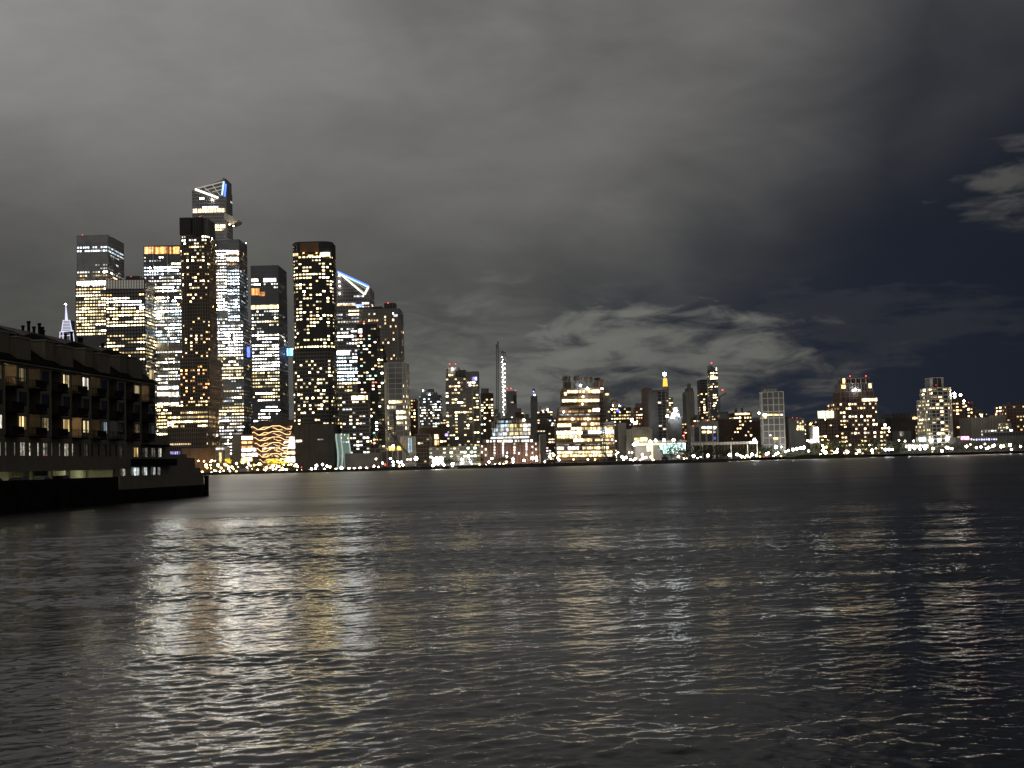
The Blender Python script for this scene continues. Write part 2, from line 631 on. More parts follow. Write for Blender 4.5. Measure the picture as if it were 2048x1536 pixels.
def tier(root, st, x, y, D, T=45, wall='glass', fh=4.0, cw=3.4, zones=(), grid='dgrey', fin=0.42, band=0.36, gd=0.35, r=0, slant=None,
         panes=(), wh=0.42, ww=0.70, part='wall', minp=10.0, gridmat=None, sideglow=1.0):
    yt, yb = y
    D = float(D)
    x0, x1 = at(x[0], yt, D).x, at(x[1], yt, D).x
    xm = (x[0] + x[1]) / 2
    zt = at(xm, yt, D).z
    zb = GZ - 0.5 if yb is None else at(xm, yb, D).z
    ppm = F / D
    foot = rounded(x0, x1, D, D + T, r)
    tops = None
    if slant:
        zl, zr = at(x[0], slant[0], D).z, at(x[1], slant[1], D).z
        tops = [zl + (zr - zl) * (px - x0) / (x1 - x0) for px, py in foot]
        zt = min(zl, zr)
    w = MB().prism(foot, zb, zt, tops)
    w.build(part, M[wall], root)
    grd, field = MB(), st['field']
    if any(q[2] in 'bB' for q in zones):
        fin = max(fin, cw * 0.24)
    nfl = max(1, int((zt - zb) / fh))
    fh = (zt - zb) / nfl
    m = len(foot)
    rnd = st['rnd']
    for e in range(m):
        a, b = Vector((*foot[e], 0)), Vector((*foot[(e + 1) % m], 0))
        d = b - a
        Ln = d.length
        if Ln < 0.3:
            continue
        d.normalize()
        nrm = Vector((d.y, -d.x, 0))
        mid = (a + b) / 2
        if nrm.dot(Vector((0, 0, 0)) - mid) <= 0.02 * mid.length:
            continue
        front = nrm.y < -0.6
        nc = max(1, int(round(Ln / cw)))
        cwid = Ln / nc
        # horizontal bands (floor edges) and vertical fins
        if band > 0:
            for i in range(nfl + 1):
                z = zb + i * fh
                z = min(z, zt - band * fh * 0.5)
                grd.obox(a + Vector((0, 0, z - band * fh * 0.5)), d * Ln, nrm * gd, Vector((0, 0, band * fh)))
        if fin > 0:
            for c in range(nc + 1):
                p = a + d * min(c * cwid, Ln - fin)
                grd.obox(p + Vector((0, 0, zb)), d * fin, nrm * (gd + 0.12), Vector((0, 0, zt - zb)))
        for i in range(nfl):
            z = zb + (i + 0.5) * fh
            py = yt + (zt - z) * ppm if not slant else yt + (zt - z) * ppm + (0)
            if slant:
                py = at(xm, 0, D).z
                py = (at(xm, 0, D).z - z) * ppm
            zn = None
            for q in zones:
                if q[0] <= py < q[1]:
                    zn = q
                    break
            if zn is None or zn[2] == 'd':
                continue
            mode, p, pal, s = zn[2], zn[3], zn[4], zn[5] * sideglow if not front else zn[5]
            s *= {'white': 1.35, 'cool': 1.45, 'yellow': 1.05, 'mix': 1.15}.get(pal, 1.0)
            cols = PAL[pal]
            tail = 1.5 if py < 690 else 1.0
            h = fh * wh
            zc = z
            if mode == 'r':          # louvre ribs of a plant floor
                k = max(2, int(Ln / 1.6))
                for c in range(k):
                    grd.obox(a + d * (c * Ln / k) + Vector((0, 0, z - fh / 2)), d * (Ln / k * 0.5), nrm * 0.6, Vector((0, 0, fh)))
                continue
            if mode == 'B':
                lit = [rnd.random() < p for _ in range(nc)]
                inten = [s * math.exp(rnd.gauss(0, .12))] * nc
            elif mode == 'b':
                pf = clampf(p + .06 + rnd.gauss(0, .12), 0.02, 0.98) if p < 0.97 else p
                on = rnd.random() < pf
                lit, inten = [], []
                s0 = s * math.exp(rnd.gauss(-.2, .42))
                cur = s0
                stay = 0.55
                for c in range(nc):
                    if rnd.random() > stay:
                        on = rnd.random() < pf
                        cur = s0 * math.exp(rnd.gauss(-.1, .75)) * (rnd.uniform(3, 9) * tail if rnd.random() < .12 * tail else 1.0)
                    lit.append(on)
                    inten.append(cur)
            else:                    # 'w' separate windows
                pf = clampf(p + rnd.gauss(0, .10), 0.01, 0.97)
                lit = [rnd.random() < pf for _ in range(nc)]
                inten = [s * math.exp(rnd.gauss(-.3, .85)) * (rnd.uniform(3, 9) * tail if rnd.random() < .10 * tail else 1.0) for _ in range(nc)]
            c = 0
            while c < nc:
                if not lit[c]:
                    c += 1
                    continue
                c1 = c + 1
                if mode in 'bB':
                    while c1 < nc and lit[c1] and inten[c1] == inten[c]:
                        c1 += 1
                col = rnd.choice(cols)
                wd = (c1 - c) * cwid - cwid * (1 - ww)
                cen = a + d * ((c + c1) / 2 * cwid) + nrm * 0.10 + Vector((0, 0, zc))
                hh = h * (rnd.uniform(0.8, 1.0) if mode != 'B' else 1.0)
                if front and wd * ppm >= minp and st['big'] < BIG_CAP:
                    pane_obj(root, cen, d, wd, hh, col, inten[c], 0.16)
                    st['big'] += 1
                else:
                    # one cell at a time so that neighbours differ a little
                    for cc in range(c, c1):
                        v = inten[c] * math.exp(rnd.gauss(-.05, .45))
                        o = a + d * ((cc + 0.5 * (1 - ww)) * cwid) + nrm * 0.14 + Vector((0, 0, zc - hh / 2))
                        field.quad(o, o + d * (cwid * ww), o + d * (cwid * ww) + Vector((0, 0, hh)), o + Vector((0, 0, hh)),
                                   tuple(WSTR * v * q for q in col))
                c = c1
    for (ax, ay, bx, by, pal, s) in panes:
        p0, p1 = at(ax, ay, D - 0.5), at(bx, by, D - 0.5)
        pane_obj(root, (p0 + p1) / 2, Vector((1, 0, 0)), abs(p1.x - p0.x), abs(p0.z - p1.z), rnd.choice(PAL[pal]), s, 0.3)
    if grd.v:
        grd.build('mullion_grid', M[gridmat or grid], root, kind='stuff')
    return dict(x0=x0, x1=x1, zt=zt, zb=zb, D=D, T=T)


def building(name, label, tiers, cat='building', lights=(), group=None, extra=None, seed=None):
    t0 = tiers[0]
    Dm = max(t['D'] for t in tiers)
    p = at((t0['x'][0] + t0['x'][1]) / 2, t0['y'][0], t0['D'])
    root = empty(name, (p.x, t0['D'] + t0.get('T', 45) / 2, GZ), label, cat, group)
    st = dict(field=MB(), big=0, rnd=random.Random(seed if seed is not None else hash_label(label)))
    info = [tier(root, st, **t) for t in tiers]
    if st['field'].f:
        st['field'].build('lit_window_field', M['field'], root, kind='stuff')
    for (px, py, kind, rr) in lights:
        q = at(px, py, tiers[0]['D'] + 4)
        globe(root, q, rr, kind)
    if extra:
        extra(root, info)
    return root


def hash_label(s):
    h = 7
    for ch in s:
        h = (h * 131 + ord(ch)) % 1000003
    return h


def Tr(x0, x1, yt, yb, D, T=45, **kw):
    return dict(x=(x0, x1), y=(yt, yb), D=D, T=T, **kw)


def bar_px(root, D, pts, r, mat, name, lit=None):
    """straight bars between pixel points on the plane Y = D"""
    for (a, b) in zip(pts[:-1], pts[1:]):
        p0, p1 = at(*a, D), at(*b, D)
        MB().tube(p0, p1, r, r, 6).build(name, mat, root)


EDGE_W = lamp_mat('crown_edge_light', (1.0, 0.93, 0.74), 3.0)
EDGE_B = lamp_mat('blue_edge_light', (0.08, 0.16, 1.0), 3.0)
EDGE_C = lamp_mat('cool_edge_light', (0.45, 0.72, 1.0), 2.2)
EDGE_D = lamp_mat('dim_edge_light', (0.9, 0.85, 0.7), 0.45)
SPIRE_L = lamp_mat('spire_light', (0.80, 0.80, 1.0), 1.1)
STAIR_L = lamp_mat('stair_edge_light', (1.0, 0.62, 0.28), 2.4)


# --- far lit spire
def spire_extra(root, info):
    D = 3700
    rows = [(606, 131.6, 133.2), (612, 131, 134), (640, 128.5, 137), (655, 126, 140)]
    st = dict(field=MB())
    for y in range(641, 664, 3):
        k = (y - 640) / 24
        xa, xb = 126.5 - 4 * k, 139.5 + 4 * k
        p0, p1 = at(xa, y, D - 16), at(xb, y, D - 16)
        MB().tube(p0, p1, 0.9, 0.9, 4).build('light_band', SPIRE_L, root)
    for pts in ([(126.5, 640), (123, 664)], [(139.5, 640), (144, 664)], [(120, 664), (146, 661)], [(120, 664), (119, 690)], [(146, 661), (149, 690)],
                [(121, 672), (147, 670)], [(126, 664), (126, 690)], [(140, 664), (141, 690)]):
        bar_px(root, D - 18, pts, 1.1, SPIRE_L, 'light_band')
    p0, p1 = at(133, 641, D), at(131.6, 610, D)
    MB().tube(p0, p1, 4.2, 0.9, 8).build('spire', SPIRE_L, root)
    globe(root, at(131.5, 608.5, D), 3.2, 'cool', 'spire_beacon')


building('spire_tower', 'distant white-lit tower with tapering spire rising behind the apartment roof',
         [Tr(120, 146, 664, None, 3700, 60, wall='dgrey', band=0), Tr(126, 140, 640, 664, 3705, 40, wall='dgrey', band=0)], 'tower', extra=spire_extra)

# --- the tall cluster
building('office_tower', 'flat-topped office tower with pale blue lit band, next to the distant spire',
         [Tr(153, 215, 470, 562, 1750, 73, wall='metal', grid='metal', cw=3.3, fh=4.3, band=0.22, zones=[(484, 493, 'r', 1, 'cool', 1),
             (494, 508, 'B', .93, 'cool', .75), (508, 545, 'b', .10, 'white', .35), (545, 552, 'b', .6, 'white', .5), (552, 562, 'b', .5, 'warm', .4)]),
          Tr(151, 212, 562, None, 1747, 73, wall='glass', grid='dgrey', cw=3.6, fh=4.05, band=0.3, fin=.3, minp=12,
             panes=[(154, 563, 211, 569, 'white', 2.4)],
             zones=[(570, 578, 'b', .5, 'white', .8), (578, 673, 'b', .93, 'yellow', 1.5), (673, 692, 'r', 1, 'white', 1), (692, 780, 'b', .9, 'yellow', 1.5)])],
         'tower', lights=[(165, 470, 'red', 1.2)])


def t2x(root, info):
    D = 1650
    for i in range(24):
        px = 213.5 + i * 3.2
        p0, p1 = at(px, 560, D - .6), at(px, 577, D - .6)
        MB().tube(p0, p1, .28, .28, 4).build('crown_fin', EDGE_D, root)


building('office_tower', 'broad dark office block with glowing finned crown and wide yellow windows',
         [Tr(212, 289, 559, None, 1650, 56, wall='glass', grid='black', cw=3.4, fh=4.0, band=.3, fin=.25, minp=12, zones=[(559, 588, 'd', 0, 'white', 0),
             (588, 596, 'b', .45, 'warm', 1.0), (596, 612, 'b', .55, 'white', 1.1), (612, 656, 'b', .86, 'yellow', 1.9), (656, 668, 'b', .06, 'cool', 1.2),
             (668, 740, 'b', .55, 'yellow', 1.2), (740, 930, 'b', .35, 'yellow', 1)]),
          Tr(252, 280, 552, 559, 1668, 25, wall='black', band=0)], 'tower', lights=[(262, 553, 'red', .9)], extra=t2x)


def t3x(root, info):
    for px in (310, 338):
        MB().obox(at(px, 870, 1698.6), Vector((.7, 0, 0)), Vector((0, .9, 0)), Vector((0, 0, at(px, 493, 1699).z - at(px, 870, 1699).z))).build('pilaster', M['pale'], root)


building('office_tower', 'slab tower with orange glowing band along its top edge',
         [Tr(287, 362, 491, None, 1700, 60, wall='glassblue', grid='dgrey', cw=3.0, fh=4.1, band=.26, minp=12,
             panes=[(288.5, 494, 308.5, 507, 'orange', .85), (311, 494, 336.5, 507, 'orange', .85), (339.5, 494, 359, 507, 'orange', .85),
                    (315, 773, 357, 778, 'white', 1.5), (315, 785, 357, 791, 'white', 1.6), (315, 806, 357, 810, 'white', 1.4)],
             zones=[(510, 530, 'b', .15, 'mix', .8), (530, 540, 'b', .35, 'cool', .9), (540, 552, 'b', .85, 'cool', 1.2), (552, 580, 'b', .5, 'white', 1.4),
                    (580, 612, 'b', .65, 'mix', 1.2), (612, 692, 'b', .82, 'cool', 1.5), (692, 702, 'd', 0, 'white', 0), (702, 770, 'b', .62, 'white', 1.2),
                    (792, 804, 'b', .3, 'white', 1), (814, 900, 'b', .8, 'yellow', 1.4)])], 'tower', extra=t3x)

building('residential_tower', 'slender bronze-finned tower with rounded dark crown and few warm windows',
         [Tr(359, 416, 470, 716, 1500, 45, wall='black', grid='bronze', cw=2.7, fh=3.6, band=.22, fin=.45, gd=.5, r=7,
             zones=[(470, 481, 'w', .55, 'white', 2.0), (481, 530, 'w', .38, 'yellow', 1.3), (530, 602, 'w', .35, 'warm', 1.2), (602, 640, 'w', .06, 'warm', 1),
                    (640, 716, 'w', .20, 'warm', 1.1)]),
          Tr(359, 381, 435, 470, 1502, 40, wall='black', band=0, grid='black', fin=.3, cw=2.2),
          Tr(381, 405, 434, 470, 1498, 42, wall='black', band=0, r=12, grid='black', fin=.3, cw=2.2),
          Tr(404, 415, 436, 470, 1503, 40, wall='black', band=0, r=4),
          Tr(360, 419, 716, 814, 1500, 62, wall='black', grid='bronze', cw=2.6, fh=3.7, band=.25, fin=.5, gd=.5,
             zones=[(716, 732, 'd', 0, 'warm', 0), (732, 800, 'w', .27, 'orange', .9), (800, 814, 'w', .6, 'warm', 1.0)])],
         'tower', lights=[(400, 433, 'red', .9)])

building('podium_block', 'wide bronze-finned podium with rows of yellow windows at the river end of the cluster',
         [Tr(334, 416, 812, None, 1462, 52, wall='black', grid='bronze', cw=2.3, fh=4.4, band=.18, fin=.6, gd=.7, ww=.9,
             panes=[(335.5, 845, 347, 852, 'white', 2.2), (335, 903, 360, 909, 'violet', .35)],
             zones=[(812, 822, 'd', 0, 'warm', 0), (822, 856, 'b', .82, 'yellow', 1.4), (856, 872, 'b', .18, 'white', .9), (872, 880, 'd', 0, 'warm', 0),
                    (880, 893, 'b', .55, 'warm', 1.3), (893, 940, 'd', 0, 'warm', 0)]),
          Tr(364, 432, 896, None, 1440, 20, wall='bronze', grid='bronze', cw=2.4, band=0, fin=.8, gd=.6)], 'building')


def t5x(root, info):
    D = 1799.2
    bar_px(root, D, [(390.5, 378.5), (436, 395.5)], 1.25, EDGE_W, 'crown_light')
    bar_px(root, D, [(391, 377.5), (447.5, 363)], .8, EDGE_D, 'crown_light')
    bar_px(root, D, [(447.5, 363), (444, 390)], 1.0, EDGE_C, 'crown_light')
    bar_px(root, D, [(451.5, 368), (449.5, 393)], 1.1, EDGE_B, 'crown_light')
    bar_px(root, D, [(410, 380), (446, 371)], .5, EDGE_D, 'crown_light')
    bar_px(root, D, [(424, 384), (446, 378)], .5, EDGE_D, 'crown_light')
    bar_px(root, D, [(425, 370), (441, 392)], .5, EDGE_D, 'crown_light')
    bar_px(root, D, [(408, 374), (425, 389)], .5, EDGE_D, 'crown_light')
    # sky deck: a wedge leaning out beyond the shaft, its underside washed with light
    prof = [(449, 425), (462, 431.5), (478.5, 440.5), (476, 443.5), (464, 449.5), (449, 437)]
    dk = MB()
    for Yd in (1797.5, 1822):
        dk.v += [tuple(Vector((at(x_, y_, 1800).x, Yd, at(x_, y_, 1800).z))) for x_, y_ in prof]
    q = len(prof)
    dk.f = [tuple(range(q)), tuple(range(2 * q - 1, q - 1, -1))] + [(i, q + i, q + (i + 1) % q, (i + 1) % q) for i in range(q)]
    dk.c = [None] * len(dk.f)
    dk.build('sky_deck', M['pale'], root)
    globe(root, at(459, 449, 1793), 1.0, 'peach', 'deck_lamp')
    globe(root, at(467, 452, 1793), .9, 'peach', 'deck_lamp')
    MB().tube(at(447.5, 362, 1806), at(447, 355.5, 1806), 1.6, 1.6, 8).build('roof_mast', M['pale'], root)
    globe(root, at(424, 399, 1797), 1.0, 'white', 'crown_lamp')


building('supertall_tower', 'tallest tower with slanted crown, lit triangular truss and protruding sky deck',
         [Tr(384, 452, 380, 480, 1800, 37, wall='glass', grid='metal', cw=3.2, fh=4.3, band=.42, gd=.6, slant=(381, 357),
             panes=[(386, 418, 450, 424, 'warm', 1.2), (404, 413, 436, 416, 'white', 1.2), (419, 449.5, 450, 456, 'yellow', 1.3), (420, 458, 446, 461, 'warm', .7)],
             zones=[(404, 412, 'b', .2, 'white', .8), (440, 448, 'd', 0, 'warm', 0), (466, 472, 'b', .2, 'warm', .7)]),
          Tr(384, 453, 480, None, 1802, 40, wall='glass', grid='dgrey', cw=3.2, fh=4.2, band=.3, minp=12,
             zones=[(480, 500, 'd', 0, 'white', 0), (500, 520, 'b', .9, 'white', 1.6), (520, 545, 'b', .75, 'white', 1.4), (545, 625, 'b', .92, 'white', 1.9),
                    (625, 640, 'd', 0, 'white', 0), (640, 700, 'b', .9, 'white', 1.8), (700, 765, 'b', .75, 'yellow', 1.4), (765, 812, 'b', .3, 'mix', .7),
                    (812, 828, 'b', .97, 'yellow', 1.4), (828, 930, 'b', .6, 'white', 1.2)]),
          Tr(453, 478, 479, None, 1785, 52, wall='glassblue', grid='dgrey', cw=3.2, fh=4.2, band=.3, gd=.4, sideglow=.65,
             panes=[(454, 502, 476, 507, 'white', 2.0), (454, 515, 476, 520, 'white', 2.0)],
             zones=[(479, 500, 'd', 0, 'white', 0), (500, 540, 'b', .6, 'warm', 1.0), (540, 640, 'b', .85, 'cool', 1.3), (640, 700, 'b', .75, 'white', 1.2),
                    (700, 800, 'b', .55, 'mix', .9), (800, 930, 'b', .5, 'yellow', .9)]),
          Tr(424, 486, 642, None, 1768, 60, wall='glass', grid='dgrey', cw=3.2, fh=4.1, band=.3, gd=.4, sideglow=.65,
             zones=[(645, 706, 'b', .85, 'white', 1.6), (706, 762, 'b', .7, 'yellow', 1.3), (762, 812, 'b', .38, 'mix', .7), (812, 830, 'b', .97, 'yellow', 1.4),
                    (830, 920, 'b', .6, 'white', 1.1)])],
         'tower', lights=[(492, 486, 'white', .5)], extra=t5x)


def t6x(root, info):
    p0, p1 = at(574, 697, 1752), at(587, 711, 1752)
    pane_obj(root, ((p0 + p1) / 2), Vector((1, 0, 0)), abs(p1.x - p0.x), abs(p0.z - p1.z), (.12, .42, 1.0), 2.6, .4, 'blue_screen')
    p0, p1 = at(494, 694, 1748), at(500, 714, 1748)
    pane_obj(root, ((p0 + p1) / 2), Vector((1, 0, 0)), abs(p1.x - p0.x), abs(p0.z - p1.z), (.06, .10, 1.0), 1.6, .4, 'blue_screen')


building('office_tower', 'boxy dark-topped office tower with blue screen on its side',
         [Tr(501, 556, 531, None, 1720, 63, wall='glassblue', grid='dgrey', cw=3.0, fh=4.2, band=.3, minp=12, sideglow=.25,
             panes=[(503, 577, 519, 590, 'orange', .6), (503, 558, 516, 563, 'white', 1.6), (527, 557, 552, 563, 'white', 1.6), (502, 611, 557, 617, 'yellow', 1.2),
                    (519, 584, 530, 592, 'orange', .22)],
             zones=[(531, 557, 'd', 0, 'white', 0), (564, 578, 'b', .4, 'white', 1.0), (578, 608, 'b', .12, 'mix', .6), (617, 660, 'b', .55, 'mix', 1.2),
                    (660, 668, 'b', .5, 'cool', 1.2), (668, 745, 'b', .82, 'white', 1.6), (745, 800, 'b', .72, 'yellow', 1.3), (800, 850, 'b', .6, 'white', 1)])],
         'tower', extra=t6x)


def t7x(root, info):
    for px in (607, 633):
        globe(root, at(px, 506, 1517.5), .7, 'gold', 'crown_uplight')


building('residential_tower', 'black rounded residential tower with golden glow under its flat top',
         [Tr(583, 662, 483, 697, 1520, 46, wall='black', grid='black', cw=3.3, fh=3.75, band=.3, r=11, gd=.4,
             panes=[(616, 510, 626, 513, 'yellow', 1.4), (640, 505, 660, 512, 'yellow', 1.7), (586, 507, 596, 512, 'yellow', .7)],
             zones=[(483, 506, 'd', 0, 'warm', 0), (514, 560, 'b', .38, 'yellow', 1.5), (560, 640, 'w', .42, 'yellow', 1.5), (640, 690, 'w', .40, 'yellow', 1.5),
                    (690, 698, 'b', .97, 'yellow', 1.5)]),
          Tr(600, 637, 485, 504, 1519, 20, wall='copper', band=0, grid='bronze', fin=.2, cw=5),
          Tr(584, 664, 697, None, 1522, 46, wall='black', grid='dgrey', cw=3.1, fh=3.9, band=.25, r=8, gd=.4, fin=.25,
             zones=[(697, 718, 'd', 0, 'warm', 0), (718, 850, 'w', .30, 'yellow', 1.4)])], 'tower', extra=t7x)

building('arts_hall', 'windowless black hall at the foot of the rounded tower',
         [Tr(589, 666, 848, None, 1430, 60, wall='black', grid='black', band=.05, fin=.2, cw=5,
             panes=[(592, 880, 604, 884, 'white', .9), (635, 878, 648, 880, 'white', .12)])], 'building')


def t8x(root, info):
    D = 1639.2
    bar_px(root, D, [(675, 543), (737, 572)], 1.1, EDGE_B, 'crown_light')
    bar_px(root, D, [(676, 545), (736, 574)], .9, EDGE_C, 'crown_light')
    bar_px(root, D, [(737, 573), (729, 589)], 1.0, EDGE_W, 'crown_light')
    bar_px(root, D, [(729, 589), (675, 543)], .8, EDGE_W, 'crown_light')
    bar_px(root, D, [(690, 553), (727, 583)], .4, EDGE_D, 'crown_light')
    bar_px(root, D, [(690, 553), (732, 578)], .4, EDGE_D, 'crown_light')
    for px, py in ((678.5, 551), (678.5, 563), (679, 572), (679, 587)):
        globe(root, at(px, py, 1638), .8, 'white', 'facade_lamp')


building('office_tower', 'banded office tower with slanted top edged in blue and white light',
         [Tr(668, 739, 574, None, 1640, 50, wall='glass', grid='metal', cw=3.2, fh=4.2, band=.34, gd=.5, slant=(539, 574), minp=12,
             panes=[(711, 609, 728, 613, 'blue', 2.2), (669, 609, 710, 611, 'warm', .5), (669, 702, 699, 709, 'white', 2.6)],
             zones=[(540, 608, 'b', .05, 'white', .8), (614, 626, 'b', .45, 'white', 1.2), (626, 650, 'b', .4, 'mix', .8), (650, 702, 'b', .55, 'white', 1.1),
                    (709, 775, 'b', .8, 'cool', 1.9), (775, 930, 'b', .45, 'yellow', 1.2)])], 'tower', extra=t8x)

building('residential_tower', 'grey slab tower with scattered warm windows and red beacon on its plant box',
         [Tr(719, 799, 618, None, 1560, 52, wall='dgrey', grid='grey', cw=3.1, fh=3.6, band=.3, fin=.9, gd=.3, r=3, ww=.62, wh=.58,
             panes=[(787, 629, 795, 633, 'cool', .5)],
             zones=[(618, 634, 'w', .03, 'white', 1), (634, 700, 'w', .17, 'warm', 1.2), (700, 718, 'w', .25, 'warm', 1.3), (718, 724, 'w', .7, 'warm', 1.3),
                    (724, 930, 'w', .25, 'warm', 1)]),
          Tr(768, 790, 606, 618, 1572, 18, wall='black', band=0), Tr(744, 764, 613, 618, 1575, 18, wall='black', band=0),
          Tr(719, 742, 614, 618, 1578, 18, wall='dgrey', band=0)], 'tower', lights=[(776, 606, 'red', 1.3), (733, 608, 'red', 1.0)])

building('residential_tower', 'slim black tower with colourful windows and two red roof lights',
         [Tr(713, 752, 648, None, 1482, 36, wall='black', grid='black', cw=3.1, fh=3.5, band=.3, fin=.4, ww=.8,
             panes=[(716, 658, 724, 666, 'white', 1.5), (702, 661, 713, 664, 'white', 1.0)],
             zones=[(648, 930, 'w', .34, 'multi', 1.2)]),
          Tr(748, 766, 690, None, 1490, 36, wall='dgrey', grid='black', cw=3.1, fh=3.5, band=.3, zones=[(690, 930, 'w', .3, 'yellow', 1.2)])],
         'tower', lights=[(716, 643, 'red', 1.1), (728, 643, 'red', 1.1)])

building('residential_block', 'dark mid-rise with bright top floor below the slim black tower',
         [Tr(684, 737, 786, None, 1462, 15, wall='black', grid='dgrey', cw=3.3, fh=3.6, band=.3, fin=.3,
             panes=[(703, 792, 735, 799, 'yellow', 1.5)], zones=[(798, 930, 'w', .30, 'mix', 1.1)])], 'building')

building('glass_tower', 'glass block with pale gridded frame at the end of the tower cluster',
         [Tr(768, 812, 725, None, 1440, 40, wall='glass', grid='pale', cw=7.0, fh=5.2, band=.09, fin=.3, gd=.45, r=4, ww=.9, wh=.55,
             zones=[(725, 745, 'd', 0, 'white', 0), (745, 790, 'w', .16, 'yellow', .9), (790, 900, 'w', .42, 'yellow', 1.1), (900, 930, 'w', .8, 'yellow', 1.3)])],
         'tower', lights=[(796, 729, 'white', 1.0)])


# --- mid skyline
W = lambda a, b, p, pal, s: (a, b, 'w', p, pal, s)
BN = lambda a, b, p, pal, s: (a, b, 'b', p, pal, s)
building('apartment_slab', 'narrow dark red-brown slab beside the gridded glass block',
         [Tr(815, 831, 798, None, 1500, 30, wall='brown', grid='brown', cw=3, fh=3.4, band=.3, fin=.8, zones=[W(800, 930, .45, 'warm', 1.4)])])
building('glass_tower', 'distant grey-blue glass tower with stepped roof box left of the terraced tower',
         [Tr(838, 881, 790, None, 1950, 40, wall='glassblue', grid='grey', cw=3.2, fh=3.8, band=.25, r=9, zones=[W(790, 805, .35, 'cool', 1), W(805, 930, .42, 'mix', 1.2)]),
          Tr(842, 872, 784, 790, 1955, 30, wall='grey', band=0), Tr(851, 866, 778, 784, 1960, 20, wall='dgrey', band=0)],
         lights=[(859, 790, 'cool', 1.4), (846, 781, 'cool', .8)])
building('terraced_tower', 'stepped residential tower with two red beacons, left of the thin lattice mast',
         [Tr(891, 943, 776, None, 1480, 40, wall='dgrey', grid='stone', cw=3.2, fh=3.3, band=.14, fin=.18, gd=.5, ww=.75,
             zones=[W(776, 930, .42, 'yellow', 1.3)]),
          Tr(891, 932, 755, 776, 1484, 34, wall='dgrey', grid='grey', cw=3.2, fh=3.4, band=.2, fin=.2, zones=[W(755, 776, .3, 'warm', 1.2)]),
          Tr(891, 917, 735, 755, 1487, 28, wall='dgrey', grid='grey', cw=3.0, fh=3.6, band=.2, fin=.5, zones=[W(741, 755, .55, 'warm', 1.3)]),
          Tr(910, 931, 740, 753, 1485, 20, wall='black', band=0),
          Tr(932, 956, 743, None, 1525, 30, wall='glassblue', grid='dgrey', cw=3, fh=3.4, band=.25, fin=.3, panes=[(944, 754, 954, 761, 'violet', .8)],
             zones=[W(762, 930, .45, 'yellow', 1.3)])],
         'tower', lights=[(899, 728, 'red', 1.2), (911, 728, 'red', 1.2), (905, 738, 'white', 1.3), (938, 773, 'red', .8), (940, 770, 'cool', 1.1)])
building('brick_tower', 'brown mid-rise with boxy top, just left of the thin lattice mast',
         [Tr(961, 986, 786, None, 1850, 35, wall='brown', grid='brown', cw=3.2, fh=3.5, band=.3, fin=.4, zones=[W(795, 930, .42, 'yellow', 1.2)]),
          Tr(962, 977, 777, 786, 1855, 25, wall='dgrey', band=0)], lights=[(983, 786, 'red', .9)])


def mastx(root, info):
    pass


def lattice(name, p0, p1, w, mat, root=None, seg=None, r=None):
    """four-chord lattice boom from p0 to p1"""
    p0, p1 = Vector(p0), Vector(p1)
    d = (p1 - p0)
    L = d.length
    d.normalize()
    u = d.cross(Vector((0, 1, 0)))
    if u.length < .1:
        u = d.cross(Vector((1, 0, 0)))
    u.normalize()
    v = d.cross(u)
    mb = MB()
    r = r or w * .12
    n = seg or max(3, int(L / (w * 1.6)))
    cor = [u * (w / 2) + v * (w / 2), u * (-w / 2) + v * (w / 2), u * (-w / 2) - v * (w / 2), u * (w / 2) - v * (w / 2)]
    for c in cor:
        mb.tube(p0 + c, p1 + c, r, r, 4)
    for i in range(n):
        a, b = p0 + d * (L * i / n), p0 + d * (L * (i + 1) / n)
        for k in range(4):
            c0, c1 = cor[k], cor[(k + 1) % 4]
            mb.tube(a + c0, b + c1, r * .7, r * .7, 3) if i % 2 else mb.tube(a + c1, b + c0, r * .7, r * .7, 3)
    return mb.build(name, mat, root)


cr = empty('tower_crane', (at(994, 800, 2560).x, 2560, GZ), 'thin lattice crane mast standing against the clouds beside the needle tower', 'crane')
lattice('mast', (at(992, 830, 2560).x, 2560, GZ), at(995, 694, 2560), 4.0, M['grey'], cr, 40, .55)
lattice('jib', at(995, 696, 2560), at(996, 683, 2560), 2.4, M['grey'], cr, 4, .5)
lattice('counter_jib', at(995, 694, 2560), at(992, 689, 2560), 2.4, M['grey'], cr, 2, .6)


def needlex(root, info):
    for i in range(24):
        y = 714 + i * 5.0
        k = (i % 5)
        globe(root, at(1004.5 + (y - 700) * .02 + (.8 if i % 2 else -.6), y, 2640), 1.0 if k in (0, 3) else .7, 'cool', 'work_light')
    for i in range(10):
        y = 728 + i * 9.0
        globe(root, at(1009.5, y, 2640), 1.2, 'peach', 'work_light')


building('needle_tower', 'very thin tower under construction with a string of white work lights',
         [Tr(1001, 1011, 702, None, 2650, 26, wall='dgrey', grid='grey', cw=3, fh=5, band=.3, fin=.3)], 'tower', extra=needlex)
building('grey_tower', 'pale grey slab with three red roof beacons right of the needle tower',
         [Tr(1012, 1033, 782, None, 2250, 35, wall='grey', grid='grey', cw=3.3, fh=4, band=.2, fin=.5, zones=[W(800, 930, .05, 'white', 1)]),
          Tr(1026, 1033, 790, 806, 2246, 6, wall='black', band=0)], lights=[(1014, 777, 'red', 2.0), (1022, 777, 'red', 2.0), (1031, 781, 'red', 1.8)])
building('pinnacle_tower', 'slim grey tower ending in a small dark pinnacle with blue light',
         [Tr(1061, 1075, 801, None, 2300, 30, wall='grey', band=.1, grid='grey', fh=5), Tr(1061.5, 1074.5, 792, 801, 2302, 26, wall='dgrey', band=0),
          Tr(1064, 1071, 783, 792, 2306, 14, wall='dgrey', band=0), Tr(1065.5, 1069, 777, 783, 2308, 8, wall='black', band=0, r=2)],
         lights=[(1067, 783, 'blue', 1.4), (1069, 790, 'peach', 1.2)])
